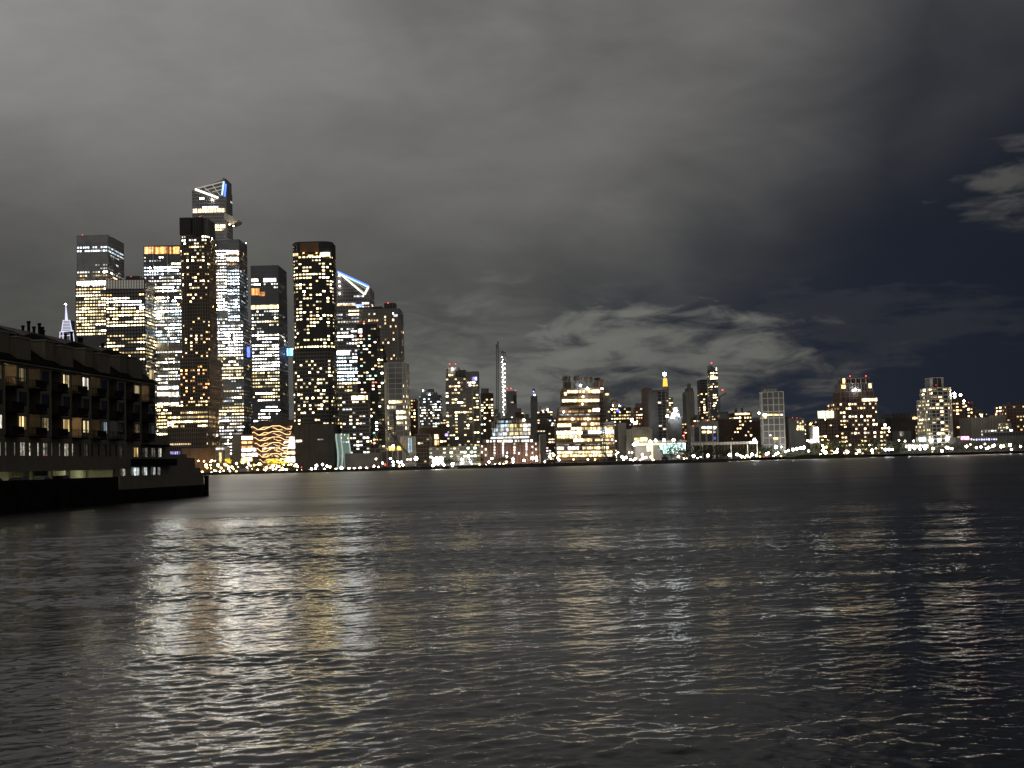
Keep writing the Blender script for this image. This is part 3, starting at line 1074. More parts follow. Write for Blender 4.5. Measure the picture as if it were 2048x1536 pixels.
building('apartment_block', 'dark stepped apartment block right of the slim pinnacle tower',
         [Tr(1074, 1105, 822, None, 1850, 30, wall='brown', grid='dgrey', cw=3.2, fh=3.4, band=.3, fin=.5, zones=[W(822, 930, .38, 'yellow', 1.4)]),
          Tr(1080, 1097, 813, 822, 1855, 20, wall='dgrey', band=0)], lights=[(1086, 823, 'white', 1.5), (1095, 820, 'white', 1.3)])
building('apartment_block', 'dark brown apartment block just left of the banded warehouse',
         [Tr(1074, 1112, 848, None, 1640, 30, wall='brown', grid='black', cw=3.2, fh=3.3, band=.3, fin=.6, zones=[W(850, 930, .32, 'multi', 1.1)])])


# --- brick hall with glass drum
def drumx(root, info):
    rnd = random.Random(4)
    D = 1418.5
    for px, ys in ((989, (888, 894, 899.5, 905.5, 911)), (1006, (887, 893, 897, 901, 906, 911)), (1029, (887, 894, 899.5, 905)), (1053, (887, 892.5, 898, 904, 909)),
                   (964, (892, 904)), (971.5, (898, 910)), (1072, (887, 898)), (1065, (893, 905)), (1038, (906,)), (1014, (905,)), (1012, (912,))):
        for yy in ys:
            p = at(px, yy + .6, D)
            pane_obj(root, p, Vector((1, 0, 0)), 1.5, 2.0, rnd.choice(PAL['white']), .75 * math.exp(rnd.gauss(0, .3)), .3)
    D = 1424
    for i, px in enumerate((975, 982, 989, 997, 1002, 1008, 1013, 1018, 1023, 1031, 1038, 1045, 1051, 1056, 1063)):
        p = at(px, 882 - (px - 1020) * .012, D)
        pane_obj(root, p, Vector((1, 0, 0)), 2.2, 2.3, rnd.choice(PAL['white']), .75 * math.exp(rnd.gauss(0, .25)), .3)
    D = 1438.6
    cols = (988, 996, 1005, 1013.5, 1023, 1033, 1042, 1050.5, 1058)
    for r_, yy in enumerate((851.5, 859.5, 867.5)):
        for i, px in enumerate(cols):
            if r_ == 0 and i == 0:
                continue
            pal = 'cool' if i < 4 else ('yellow' if i < 7 else 'white')
            p = at(px, yy - (px - 1024) * .026, D if 0 < i < 8 else D + 2.5)
            pane_obj(root, p, Vector((1, 0, 0)), 3.9 if 0 < i < 8 else 2.8, 3.3, rnd.choice(PAL[pal]), (.42 if i < 7 else .7) * math.exp(rnd.gauss(0, .35)), .3)
    for px in (998, 1005, 1013, 1020):
        p = at(px, 843.5, D)
        pane_obj(root, p, Vector((1, 0, 0)), 3.0, 2.3, PAL['cool'][3], .22, .3)
    p0, p1 = at(981, 876.5, 1429), at(1059, 873.5, 1429)
    pane_obj(root, (p0 + p1) / 2, Vector((1, 0, -0)), p1.x - p0.x, 1.7, (1, .95, .85), .8, .3, 'cornice_light')
    globe(root, at(1048, 840, 1437), 1.6, 'peach', 'roof_lamp')


building('drum_hall', 'red brick riverside hall topped by a brightly lit glass drum',
         [Tr(961, 1079, 886, None, 1420, 70, wall='brick', band=0), Tr(970, 1067, 878, 886, 1426, 55, wall='brown', band=0),
          Tr(984, 1061, 842, 878, 1440, 40, wall='black', r=9, grid='dgrey', cw=5.2, fh=4.4, band=.14, fin=.5), Tr(992, 1048, 836, 842, 1446, 26, wall='brown', r=8, band=0),
          Tr(965, 973, 879, 886, 1424, 30, wall='stone', band=0)], 'building', extra=drumx)
building('stone_tower', 'narrow stone block with tall pilasters between the brick hall and the banded warehouse',
         [Tr(1079, 1092, 868, None, 1400, 40, wall='stone', grid='stone', cw=2.6, fh=20, band=.02, fin=1.0, gd=.7)])
for px, D_, lab in ((995, 1460, 'wooden water tank behind the glass drum on the brick hall'),):
    pass


def water_tank(px, py, D, label, h_px=16, r=2.6):
    p = at(px, py, D)                      # apex
    ppm = F / D
    zb = p.z - h_px / ppm
    t = empty('water_tank', (p.x, D, zb), label, 'water tank', 'rooftop water tanks of the banded warehouse')
    MB().tube((p.x, D, zb + h_px * .28 / ppm), (p.x, D, p.z - h_px * .2 / ppm), r, r * .96, 12).build('barrel', M['wood'], t)
    MB().tube((p.x, D, p.z - h_px * .2 / ppm), (p.x, D, p.z), r * 1.12, .1, 12).build('roof', M['dgrey'], t)
    for i in range(4):
        a = R(45 + 90 * i)
        x, y = p.x + r * .7 * math.cos(a), D + r * .7 * math.sin(a)
        MB().tube((x, y, zb), (x, y, zb + h_px * .28 / ppm), .22, .22, 4).build('leg', M['steel'], t)
    return t


# --- banded warehouse
def warex(root, info):
    rnd = random.Random(5)

    def row(x0, x1, y, h, pal, s, n, D):
        for i in range(n):
            if rnd.random() < .06:
                continue
            a, b = x0 + (x1 - x0) * i / n, x0 + (x1 - x0) * (i + 1) / n - .7
            yy = y - ((a + b) / 2 - 1170) * .012
            p0, p1 = at(a, yy - h / 2, D - .6), at(b, yy + h / 2, D - .6)
            pane_obj(root, (p0 + p1) / 2, Vector((1, 0, 0)), abs(p1.x - p0.x), abs(p0.z - p1.z), rnd.choice(PAL[pal]), s * math.exp(rnd.gauss(0, .3)), .3)
    row(1134, 1200, 783, 5, 'yellow', 1.7, 9, 1455)
    row(1128, 1134, 787, 6, 'yellow', 1.5, 1, 1455)
    row(1124, 1200, 801, 5, 'yellow', 1.7, 10, 1455)
    row(1186, 1200, 820, 6, 'white', 2.2, 2, 1445)
    row(1176, 1186, 822, 4, 'yellow', .8, 1, 1445)
    row(1123, 1170, 823, 3.4, 'warm', .16, 7, 1445)
    row(1118, 1180, 829, 2.4, 'white', .14, 8, 1445)
    row(1117, 1200, 838, 4, 'warm', .5, 10, 1445)
    row(1115, 1143, 850, 6, 'yellow', 1.5, 3, 1430)
    row(1163, 1200, 848, 5, 'warm', .9, 4, 1430)
    row(1142, 1228, 857, 5, 'yellow', .7, 8, 1430)
    row(1114, 1165, 865, 6, 'white', 1.8, 7, 1430)
    row(1177, 1228, 864, 6, 'cool', 1.8, 6, 1430)
    row(1114, 1162, 873, 5.5, 'yellow', 1.4, 6, 1430)
    row(1200, 1228, 873, 5, 'warm', .7, 3, 1430)
    row(1190, 1228, 880, 4, 'yellow', .9, 4, 1430)
    row(1165, 1228, 896, 5, 'yellow', .8, 7, 1430)
    row(1148, 1185, 880, 5.5, 'yellow', 1.4, 4, 1430)
    row(1205, 1229, 887, 3.5, 'warm', .8, 3, 1430)
    row(1114, 1228, 889, 2, 'white', .15, 14, 1430)
    row(1114, 1158, 896, 5.5, 'white', 1.4, 6, 1430)
    row(1115, 1225, 904.5, 4.2, 'yellow', .9, 11, 1430)
    row(1115, 1225, 911, 4.4, 'yellow', .9, 11, 1430)
    globe(root, at(1216, 862, 1426), 2.6, 'cool', 'floodlight')
    globe(root, at(1161, 771, 1452), 1.6, 'cool', 'roof_lamp')
    globe(root, at(1175, 777, 1452), 1.8, 'white', 'facade_lamp')
    globe(root, at(1166, 793.5, 1452), 1.1, 'peach', 'facade_lamp')
    globe(root, at(1165, 808, 1452), 1.1, 'peach', 'facade_lamp')
    globe(root, at(1127, 824, 1441), 1.2, 'white', 'facade_lamp')
    globe(root, at(1145, 838, 1441), 1.2, 'peach', 'facade_lamp')
    globe(root, at(1176, 838, 1441), 1.2, 'peach', 'facade_lamp')
    globe(root, at(1204, 777, 1450), 1.5, 'peach', 'facade_lamp')


building('banded_warehouse', 'broad stepped warehouse with bright horizontal window bands and rooftop water tanks',
         [Tr(1113, 1229, 845, None, 1430, 70, wall='brown', grid='bronze', cw=9, fh=4.0, band=.5, gd=.3),
          Tr(1117, 1212, 812, 845, 1445, 50, wall='brown', grid='bronze', cw=9, fh=4.0, band=.5, gd=.3),
          Tr(1123, 1207, 776, 812, 1455, 38, wall='brown', grid='bronze', cw=9, fh=4.4, band=.5, gd=.3),
          Tr(1128, 1142, 763, 776, 1460, 18, wall='brown', band=0), Tr(1150, 1160, 766, 776, 1460, 18, wall='dgrey', band=0),
          Tr(1186, 1199, 764, 776, 1460, 18, wall='brown', band=0), Tr(1198, 1207, 759, 776, 1458, 18, wall='brown', band=0),
          Tr(1208, 1219, 777, 845, 1462, 30, wall='dgrey', grid='dgrey', fh=4, cw=3, band=.3, panes=[(1210, 787, 1218, 790, 'yellow', 1.0)],
             zones=[W(795, 845, .25, 'yellow', 1)])], 'warehouse', extra=warex)
for px, py, lab in ((1132.5, 750.5, 'leftmost rooftop water tank on the banded warehouse'), (1155, 750, 'second water tank from the left on the banded warehouse roof'),
                    (1177, 752, 'third water tank from the left on the banded warehouse roof')):
    water_tank(px, py, 1464, lab, 15, 4.4)
water_tank(1194.5, 754, 1474, 'rightmost rooftop water tank on the banded warehouse, beside the tall penthouse', 12, 3.6)
water_tank(995.5, 829, 1455, 'pale water tank beside the glass drum of the brick hall', 9, 3.0)

# --- right of the warehouse
building('apartment_block', 'dark block with yellow window rows right of the banded warehouse',
         [Tr(1221, 1262, 815, None, 1640, 40, wall='brown', grid='black', cw=3.2, fh=3.6, band=.35, fin=.4, panes=[(1233, 820, 1239, 824, 'blue', 1.2)],
             zones=[BN(828, 840, .8, 'yellow', 1.4), W(815, 930, .35, 'yellow', 1.3)]), Tr(1225, 1237, 799, 815, 1648, 20, wall='brown', band=0),
          Tr(1224, 1250, 807, 815, 1650, 25, wall='dgrey', band=0)], lights=[(1248, 820, 'red', 1.0), (1226, 811, 'peach', 1.0), (1239, 812, 'cool', 1.0)])
building('stone_block', 'tall narrow pale block beside the cream arcade building',
         [Tr(1237, 1252, 846, None, 1500, 30, wall='stone', grid='stone', cw=3, fh=12, band=.03, fin=.9, gd=.6)],
         lights=[(1264, 840, 'cool', 2.4), (1271, 846, 'cool', 2.4)])
building('brick_block', 'small red-brown block with pale roof box near the pink brick tower',
         [Tr(1271, 1289, 815, None, 1720, 30, wall='brick', grid='brick', cw=3, fh=3.6, band=.3, zones=[BN(820, 830, .8, 'yellow', 1.1), W(815, 930, .3, 'warm', 1.2)]),
          Tr(1273, 1287, 806, 815, 1725, 20, wall='pink', band=0)], lights=[(1277, 832, 'red', 1.0), (1272, 833, 'white', 1.3), (1294, 838, 'peach', 1.6)])
building('pink_tower', 'pink brick tower half hidden behind the dark grey slab',
         [Tr(1288, 1303, 776, None, 1640, 30, wall='pink', grid='pink', cw=4, fh=4, band=.04, fin=.1, zones=[W(776, 930, .03, 'warm', 1)])],
         lights=[(1292, 787, 'red', 1.4), (1292, 795, 'peach', 1.1)])
building('balcony_slab', 'dark grey slab with a column of stacked balconies behind the teal hall',
         [Tr(1302, 1315, 784, None, 1520, 34, wall='dgrey', band=0), Tr(1314, 1331, 782, None, 1521, 34, wall='black', grid='grey', cw=4.6, fh=3.6, band=.14, fin=.5, gd=.9,
                                                                                    zones=[W(800, 930, .10, 'white', .8)]),
          Tr(1302, 1330, 780, 784, 1524, 28, wall='dgrey', band=0)], lights=[(1316, 839, 'red', .9)])


def goldx(root, info):
    D = 2590
    globe(root, at(1329, 748, D), 4.6, 'cool', 'beacon')
    p = at(1330, 757, D)
    zb, zm = at(1330, 773, D).z, at(1330, 770, D).z
    GOLD = lamp_mat('gold_lantern', (1.0, 0.55, 0.08), 1.6)
    MB().tube((p.x, D, zb), (p.x, D, p.z), 4.6, 3.6, 10).build('lantern', GOLD, root)
    MB().tube((p.x, D, p.z), (p.x - .5, D, at(1330, 750, D).z), 3.6, .5, 10).build('cap', M['stone'], root)
    MB().tube((p.x, D, zb - 6), (p.x, D, zb), 7.5, 5.0, 8).build('pyramid_roof', M['stone'], root)


building('clock_tower', 'distant tower with golden lantern and brilliant white tip',
         [Tr(1326, 1337, 778, None, 2600, 22, wall='stone', grid='stone', cw=4, fh=5, band=.05), Tr(1328, 1346, 795, None, 2580, 30, wall='stone', grid='stone', cw=4, fh=4, band=.1,
                                                                                                      zones=[W(797, 930, .4, 'yellow', 1.1)])], 'tower',
         lights=[(1341, 801, 'peach', 2.2)], extra=goldx)


def sparkx(root, info):
    rnd = random.Random(9)
    for i in range(34):
        y = rnd.uniform(816, 838)
        k = (y - 812) / 26
        globe(root, at(1351 + rnd.uniform(-10, 10) * k, y, 1694 - 2 * rnd.random()), rnd.uniform(.5, 1.0), 'cool', 'facade_light')


building('stepped_building', 'small stepped building sparkling with white lights beside the dark grey slab',
         [Tr(1340, 1363, 832, None, 1700, 30, wall='dgrey', band=0), Tr(1343, 1359, 824, 832, 1702, 22, wall='dgrey', band=0),
          Tr(1346, 1356, 815, 824, 1704, 14, wall='dgrey', band=0)], extra=sparkx, lights=[(1334, 832, 'big', 2.4)])
building('pale_slab', 'plain pale blank-walled tower with small dark lantern on top',
         [Tr(1371, 1388, 783, None, 1900, 32, wall='stone', band=0), Tr(1373.5, 1386, 776, 783, 1903, 22, wall='stone', band=0, r=3),
          Tr(1376, 1381, 767, 776, 1908, 10, wall='dgrey', band=0, r=3)], lights=[(1376, 778, 'white', .7)])
building('dark_slab', 'black slab tower left of the tall slim curved-top tower',
         [Tr(1400, 1414, 759, None, 1920, 30, wall='black', grid='dgrey', cw=3, fh=3.6, band=.2, fin=.2, zones=[(759, 787, 'd', 0, 'warm', 0), W(787, 930, .38, 'warm', 1.5)])])
building('slim_tower', 'tall slim tower with slanted dark crown, red beacon and stacked yellow windows',
         [Tr(1420, 1435, 738, None, 2000, 26, wall='glassblue', grid='dgrey', cw=3, fh=3.8, band=.25, slant=(730, 738),
             panes=[(1431, 735, 1434, 741, 'white', .9), (1420.5, 754, 1435, 758, 'yellow', 1.6)],
             zones=[(730, 753, 'd', 0, 'warm', 0), W(758, 788, .55, 'yellow', 1.6), W(788, 930, .40, 'yellow', 1.5)])], 'tower', lights=[(1423, 726, 'red', 2.2)])

cr = empty('tower_crane', (at(1438, 850, 1960).x, 1960, GZ), 'crane with glowing red light leaning against the slim slanted tower', 'crane')
lattice('mast', (at(1437, 850, 1960).x, 1960, GZ), at(1438, 793, 1960), 2.4, M['grey'], cr, 24, .4)
lattice('jib', at(1438, 794, 1960), at(1453, 786, 1960), 2.0, M['grey'], cr, 8, .35)
globe(cr, at(1445, 780, 1958), 2.6, 'red', 'beacon')

building('classical_block', 'pale stone block with tall pilasters and white lit upper windows behind the flat canopy',
         [Tr(1385, 1436, 850, None, 1500, 40, wall='black', grid='stone', cw=7.4, fh=13, band=.10, fin=1.6, gd=.8,
             panes=[(1404, 851, 1413, 857, 'white', 2.4), (1414, 851, 1423, 857, 'white', 2.4), (1425, 851, 1432, 856, 'white', 2.2), (1425, 857, 1432, 859, 'yellow', .9),
                    (1404, 862, 1412, 866, 'yellow', 1.6), (1414, 862, 1423, 866, 'yellow', 1.6), (1425, 862, 1432, 866, 'cool', .4), (1425, 874, 1431, 879, 'blue', .5)]),
          Tr(1392, 1436, 843, 850, 1503, 34, wall='stone', band=0), Tr(1405, 1414, 839, 843, 1505, 20, wall='stone', band=0)],
         lights=[(1408, 877, 'cool', 1.3), (1412, 840, 'red', .7)])
building('brick_block', 'unlit dark brick warehouse between the pilastered stone block and the chimneyed block',
         [Tr(1436, 1466, 838, None, 1560, 34, wall='brown', grid='brown', cw=3.4, fh=4, band=.25, fin=1.4, zones=[W(838, 930, .03, 'warm', .7)])])
building('chimney_block', 'brick block with rooftop chimneys and a glowing top floor',
         [Tr(1466, 1503, 825, None, 1585, 30, wall='brown', grid='brown', cw=3.2, fh=3.8, band=.3, fin=.7, panes=[(1470, 826.5, 1500, 829, 'warm', 1.6)],
             zones=[W(830, 845, .4, 'yellow', 1.3), W(845, 930, .32, 'warm', 1.4)]),
          Tr(1471, 1474, 817, 825, 1590, 5, wall='brown', band=0), Tr(1484, 1486, 816, 825, 1592, 5, wall='brown', band=0), Tr(1497, 1500, 822, 825, 1592, 5, wall='brown', band=0)])
building('low_block', 'low dark block with scattered lights left of the white gridded slab',
         [Tr(1488, 1521, 853, None, 1620, 30, wall='black', grid='brown', cw=3.4, fh=3.8, band=.3, zones=[W(853, 930, .28, 'multi', 1.4)])],
         lights=[(1505, 856, 'red', .9), (1510, 862, 'peach', 1.4), (1518, 826, 'cool', 1.4), (1489, 872, 'peach', 1.5)])


def gridx(root, info):
    pass


building('gridded_slab', 'white-framed slab with four columns of dark windows and one lit floor',
         [Tr(1523, 1567, 783, None, 1510, 10, wall='glass', grid='pale', cw=6.0, fh=6.6, band=.11, fin=.75, gd=.6,
             panes=[(1524.5, 828, 1534, 832, 'white', 1.8), (1535, 828, 1545, 831, 'yellow', 1.3), (1546, 828, 1556, 831, 'yellow', 1.2), (1557, 828, 1566, 831, 'white', 1.2),
                    (1525, 834, 1533, 837, 'yellow', .8), (1547, 875, 1556, 879, 'yellow', .9), (1538, 869, 1543, 872, 'white', .6)],
             zones=[W(808, 930, .0, 'white', .1)]),
                    Tr(1526, 1554, 776, 783, 1512, 8, wall='pale', grid='dgrey', band=.2, fh=2)], 'building')
building('blank_block', 'grey blank-walled block with six lit windows and two red roof lights',
         [Tr(1577, 1609, 836, None, 1545, 34, wall='dgrey', band=0, panes=[(x, y, x + 3.6, y + 3.6, 'yellow', 1.5) for x in (1594, 1599, 1604) for y in (851.5, 856.5)] +
             [(1594, 842, 1597, 846, 'warm', .3), (1599, 845, 1602, 848, 'warm', .8), (1604, 841, 1607, 846, 'warm', .4)]),
          Tr(1569, 1578, 834, None, 1552, 30, wall='brown', band=0)], lights=[(1585, 836, 'red', 1.0), (1594.5, 836, 'red', 1.0)])
building('low_block', 'low grey block beside the glaring white sign, under the yellow billboard',
         [Tr(1606, 1640, 850, None, 1680, 30, wall='dgrey', grid='dgrey', cw=3.2, fh=3.8, band=.3, zones=[W(850, 930, .35, 'yellow', 1.1)])],
         lights=[(1621, 848, 'gold', 1.6), (1610, 865, 'white', 1.1), (1610, 876, 'white', 1.1), (1617, 884, 'peach', 1.4)])
bb = empty('billboard', (at(1652, 850, 1556).x, 1556, GZ), 'blank glowing yellow billboard on a rooftop', 'billboard')
p0, p1 = at(1636, 822.5, 1556), at(1668, 835.5, 1556)
pane_obj(bb, (p0 + p1) / 2, Vector((1, 0, 0)), p1.x - p0.x, p0.z - p1.z, (1, .90, .50), 1.5, .5, 'lit_panel')
MB().box(p0.x - .5, p1.x + .5, 1556.6, 1557.4, p1.z - .5, p0.z + .5).build('frame', M['black'], bb)
for px in (1640, 1652, 1664):
    MB().tube((at(px, 836, 1557).x, 1557, GZ), (at(px, 836, 1557).x, 1557, p1.z), .5, .5, 6).build('post', M['steel'], bb)
building('low_block', 'low brown block under the yellow billboard',
         [Tr(1634, 1676, 840, None, 1562, 26, wall='pink', grid='brown', cw=3.4, fh=3.8, band=.25, zones=[W(840, 930, .22, 'warm', 1.3)])],
         lights=[(1651, 838, 'white', 1.4), (1646, 843, 'yellow' if False else 'gold', .9)])
sg = empty('lit_sign', (at(1630, 890, 1530).x, 1530, GZ), 'glaring white irregular lit sign tower left of the stepped brick tower', 'sign')
for (xa, ya, xb, yb) in ((1627, 855, 1637, 879), (1620, 879.6, 1638, 885)):
    p0, p1 = at(xa, ya, 1529), at(xb, yb, 1529)
    pane_obj(sg, (p0 + p1) / 2, Vector((1, 0, 0)), p1.x - p0.x, p0.z - p1.z, (.93, .96, 1), 3.0, .6, 'lit_panel')
MB().box(at(1630, 870, 1530).x - 5.4, at(1630, 870, 1530).x + 4.6, 1529.6, 1534, GZ, at(1630, 853, 1530).z).build('sign_frame', M['dgrey'], sg)


def decox(root, info):
    for px in (1692, 1702, 1712, 1722, 1732):
        p = at(px, 765, 1585)
        MB().tube((p.x, 1585, at(px, 768, 1585).z), (p.x, 1585, at(px, 757, 1585).z), .6, .6, 5).build('pier', M['stone'], root)
    globe(root, at(1711, 779, 1581), 1.9, 'cool', 'facade_lamp')


building('stepped_tower', 'stepped red-brick residential tower with two red beacons and glowing corner windows',
         [Tr(1672, 1754, 804, 862, 1580, 46, wall='brown', grid='pink', cw=3.4, fh=4.1, band=.2, fin=.9, gd=.5, zones=[W(804, 862, .42, 'yellow', 1.6)]),
          Tr(1700, 1755, 796, 804, 1583, 40, wall='brown', grid='pink', cw=3.6, fh=4.2, band=.2, fin=.5, panes=[(1724, 797, 1754, 802, 'yellow', 1.5)]),
          Tr(1681, 1747, 782, 804, 1585, 36, wall='brown', grid='pink', cw=4.5, fh=6, band=.12, fin=.6, panes=[(1703, 778, 1708, 783, 'white', 1.3), (1716, 778, 1722, 783, 'white', 1.2)]),
          Tr(1681, 1745, 766, 782, 1588, 30, wall='black', grid='stone', cw=3.4, fh=8, band=.05, fin=.7, panes=[(1683, 770, 1691, 777, 'warm', .9), (1737, 767, 1743, 776, 'warm', .9)]),
          Tr(1686, 1738, 756, 766, 1592, 24, wall='black', grid='stone', cw=3.0, fh=5, band=.12, fin=.5, panes=[(1685, 757, 1690, 767, 'warm', 1.2)]),
          Tr(1668, 1772, 862, None, 1572, 56, wall='brown', grid='pink', cw=3.6, fh=4.2, band=.2, fin=.8, gd=.5, zones=[W(862, 930, .45, 'yellow', 1.5)]),
          Tr(1655, 1700, 850, None, 1576, 40, wall='brown', grid='brown', cw=3.6, fh=4.2, band=.2, fin=.6, zones=[W(850, 930, .25, 'warm', 1.3)])],
         'tower', lights=[(1700, 752.5, 'red', 1.7), (1732, 752, 'red', 1.7), (1770, 850, 'white', 1.8), (1778, 856, 'white', 1.2), (1778, 863, 'white', 1.1)], extra=decox)
building('dark_hall', 'bulky unlit dark hall between the stepped brick tower and the white-framed tower',
         [Tr(1770, 1845, 836, None, 1760, 60, wall='black', band=.05, grid='black', panes=[(1825, 834, 1838, 838, 'warm', 1.3)]),
          Tr(1784, 1844, 826, 836, 1765, 50, wall='black', band=0), Tr(1794, 1822, 862, None, 1650, 20, wall='dgrey', band=0, panes=[(1798, 863, 1808, 872, 'white', .15)])],
         lights=[(1798, 842, 'peach', 1.6), (1830, 855, 'peach', 1.3), (1844, 843, 'white', 1.2)])
building('framed_tower', 'white-framed rounded apartment tower with dark louvred crown',
         [Tr(1853, 1904, 798, None, 1560, 40, wall='black', grid='pale', cw=5.2, fh=3.9, band=.2, fin=.35, gd=.8, r=5, zones=[W(800, 930, .36, 'yellow', 1.4)]),
          Tr(1857, 1902, 775, 798, 1563, 34, wall='black', grid='pale', cw=5.2, fh=3.9, band=.2, fin=.35, gd=.8, r=4, zones=[W(775, 782, .8, 'yellow', 1.1), W(782, 798, .3, 'warm', 1.3)]),
          Tr(1861, 1887, 755, 775, 1568, 22, wall='black', grid='pale', cw=5.0, fh=12, band=.05, fin=.4, r=2), Tr(1871, 1874, 749, 755, 1575, 3, wall='black', band=0)],
         'tower', lights=[(1872, 770, 'red', .8), (1909, 787, 'big', 2.0), (1909, 793, 'big', 2.0), (1921, 790, 'peach', 2.0), (1928, 802, 'peach', 1.7), (1937, 805, 'red', .9)])
building('brown_block', 'brown rounded apartment block right of the white-framed tower',
         [Tr(1904, 1930, 797, None, 1640, 30, wall='brown', grid='brown', cw=3.4, fh=3.8, band=.25, zones=[W(797, 930, .2, 'warm', 1.3)]),
          Tr(1926, 1953, 808, None, 1645, 30, wall='brown', grid='brown', cw=3.4, fh=3.8, band=.25, r=9, zones=[W(808, 930, .35, 'yellow', 1.3)]),
          Tr(1930, 1949, 803, 808, 1648, 20, wall='dgrey', band=0, r=8)])
building('beige_shed', 'large windowless beige block near the right edge',
         [Tr(1941, 2011, 834, None, 1600, 50, wall='stone', band=0), Tr(1996, 2010, 829, 834, 1605, 30, wall='stone', band=0)], lights=[(1963, 832, 'peach', 1.2)])
building('brown_tower', 'brown residential tower cut by the right edge of the view',
         [Tr(2012, 2075, 810, None, 1625, 40, wall='brown', grid='pink', cw=3.6, fh=3.8, band=.2, fin=.8, zones=[W(812, 840, .35, 'warm', 1.1), W(840, 930, .14, 'warm', 1)]),
          Tr(2020, 2050, 805, 810, 1630, 25, wall='brown', band=0)])
building('glass_pavilion', 'stepped lit glass block in front of the beige windowless block',
         [Tr(1975, 2025, 858, None, 1560, 20, wall='dgrey', grid='pale', cw=3.4, fh=3.2, band=.2, zones=[W(858, 875, .5, 'white', .6)]),
          Tr(2005, 2022, 846, 858, 1563, 14, wall='dgrey', grid='pale', cw=3.2, fh=3.2, band=.2, zones=[W(846, 858, .45, 'yellow', .8)])])
building('pier_shed', 'long low violet-tinted pier shed with pink sign at the right edge',
         [Tr(1912, 2100, 872, None, 1530, 24, wall='dgrey', band=0, panes=[(1922, 873, 1938, 879, 'pinkl', 2.2), (1942, 877, 1944, 880, 'white', 1.6)] +
             [(x, 878.2 - (x - 1942) * .02, x + 2.6, 880.8 - (x - 1942) * .02, 'violet' if i % 3 else 'white', 1.0) for i, x in enumerate(range(1947, 1994, 5))]),
          Tr(1980, 2100, 864, 872, 1534, 18, wall='black', band=0)])
building('lit_arcade', 'low white-lit riverside arcade with bright cyan tent roof',
         [Tr(1808, 1858, 886, None, 1555, 14, wall='dgrey', band=.1, grid='pale', cw=3, fin=.3, fh=3,
             panes=[(1811 + i * 4.6, 890, 1814.4 + i * 4.6, 896, 'white', 2.6) for i in range(10)]),
          Tr(1836, 1854, 874, 886, 1560, 8, wall='pale', band=0, panes=[(1838, 875, 1852, 882, 'teal', 1.5)])],
         lights=[(1863, 881, 'big', 2.0), (1878, 880, 'big', 1.8), (1895, 877, 'big', 2.6), (1810, 882, 'white', 1.2), (1827, 882, 'white', 1.2), (1798, 881, 'peach', 1.2)])


# --- riverside pieces in the middle
def tealx(root, info):
    for px, py, k in ((1311, 881, 'cool'), (1328, 880, 'cool'), (1268, 889, 'big'), (1274, 886, 'big'), (1301, 883, 'big'), (1347, 880, 'white')):
        globe(root, at(px, py, 1436), 1.9, k, 'floodlight')
    p0 = at(1303, 889, 1446)
    MB().box(p0.x - .6, p0.x + .6, 1440, 1441.2, GZ, p0.z).build('lit_mast', lamp_mat('yellow_mast', (1, .82, .4), 2.0), root)


building('teal_hall', 'glass riverside hall glowing teal and white under floodlights',
         [Tr(1268, 1371, 881, 887, 1450, 40, wall='cream', band=0), Tr(1270, 1371, 887, None, 1452, 36, wall='dgrey', grid='dgrey', cw=4, fh=4, band=.15, fin=.3,
             panes=[(1270, 886, 1320, 889.5, 'yellow', 2.0), (1320, 884, 1371, 888, 'teal', 1.4), (1318, 891, 1340, 899, 'teal', .7), (1341, 890, 1366, 896, 'teal', .55),
                    (1341, 897, 1366, 902, 'teal', .8), (1326, 900, 1348, 907, 'teal', 1.6), (1366, 886, 1371, 903, 'teal', 1.6), (1294, 891, 1306, 902, 'yellow', 1.4),
                    (1350, 904, 1368, 908, 'white', 1.3)])], extra=tealx)


def archx(root, info):
    D = 1488.8
    pts = [(1270 + 28 * i / 10, 864 - 5.5 * math.sin(math.pi * i / 10)) for i in range(11)]
    bar_px(root, D, pts, .6, M['stone'], 'arch')
    for px in (1256, 1261):
        p = at(px, 860, D)
        MB().box(p.x, p.x + 1.6, D - 1, D, GZ, p.z).build('pilaster', M['stone'], root)
    # uplights at the foot of the facade
    for px in (1258, 1264, 1281, 1296):
        globe(root, at(px, 905, 1482), .8, 'white', 'uplight')


building('arcade_building', 'cream stone building with arched pediment behind the teal hall',
         [Tr(1253, 1304, 858, None, 1490, 40, wall='cream', grid='cream', cw=8, fh=6, band=.12, gd=.5, panes=[(1269, 881, 1294, 884, 'green', 1.2), (1269, 876, 1295, 879, 'yellow', 1.2)],
             zones=[W(858, 930, .05, 'yellow', .8)]),
          Tr(1268, 1300, 854.5, 858, 1494, 30, wall='cream', band=0)], extra=archx)


def canopyx(root, info):
    for px in (1382, 1405, 1429, 1462, 1495, 1514):
        p = at(px, 888, 1470)
        MB().box(p.x - .5, p.x + .5, 1470, 1471, GZ, p.z).build('post', M['pale'], root)
    globe(root, at(1509, 881, 1466), 2.6, 'big', 'floodlight')


building('pier_canopy', 'long flat pale canopy roof on thin posts along the waterfront',
         [Tr(1381, 1516, 884, 889, 1468, 46, wall='pale', band=0), Tr(1386, 1512, 889, None, 1500, 10, wall='brown', band=0)], 'canopy', extra=canopyx)


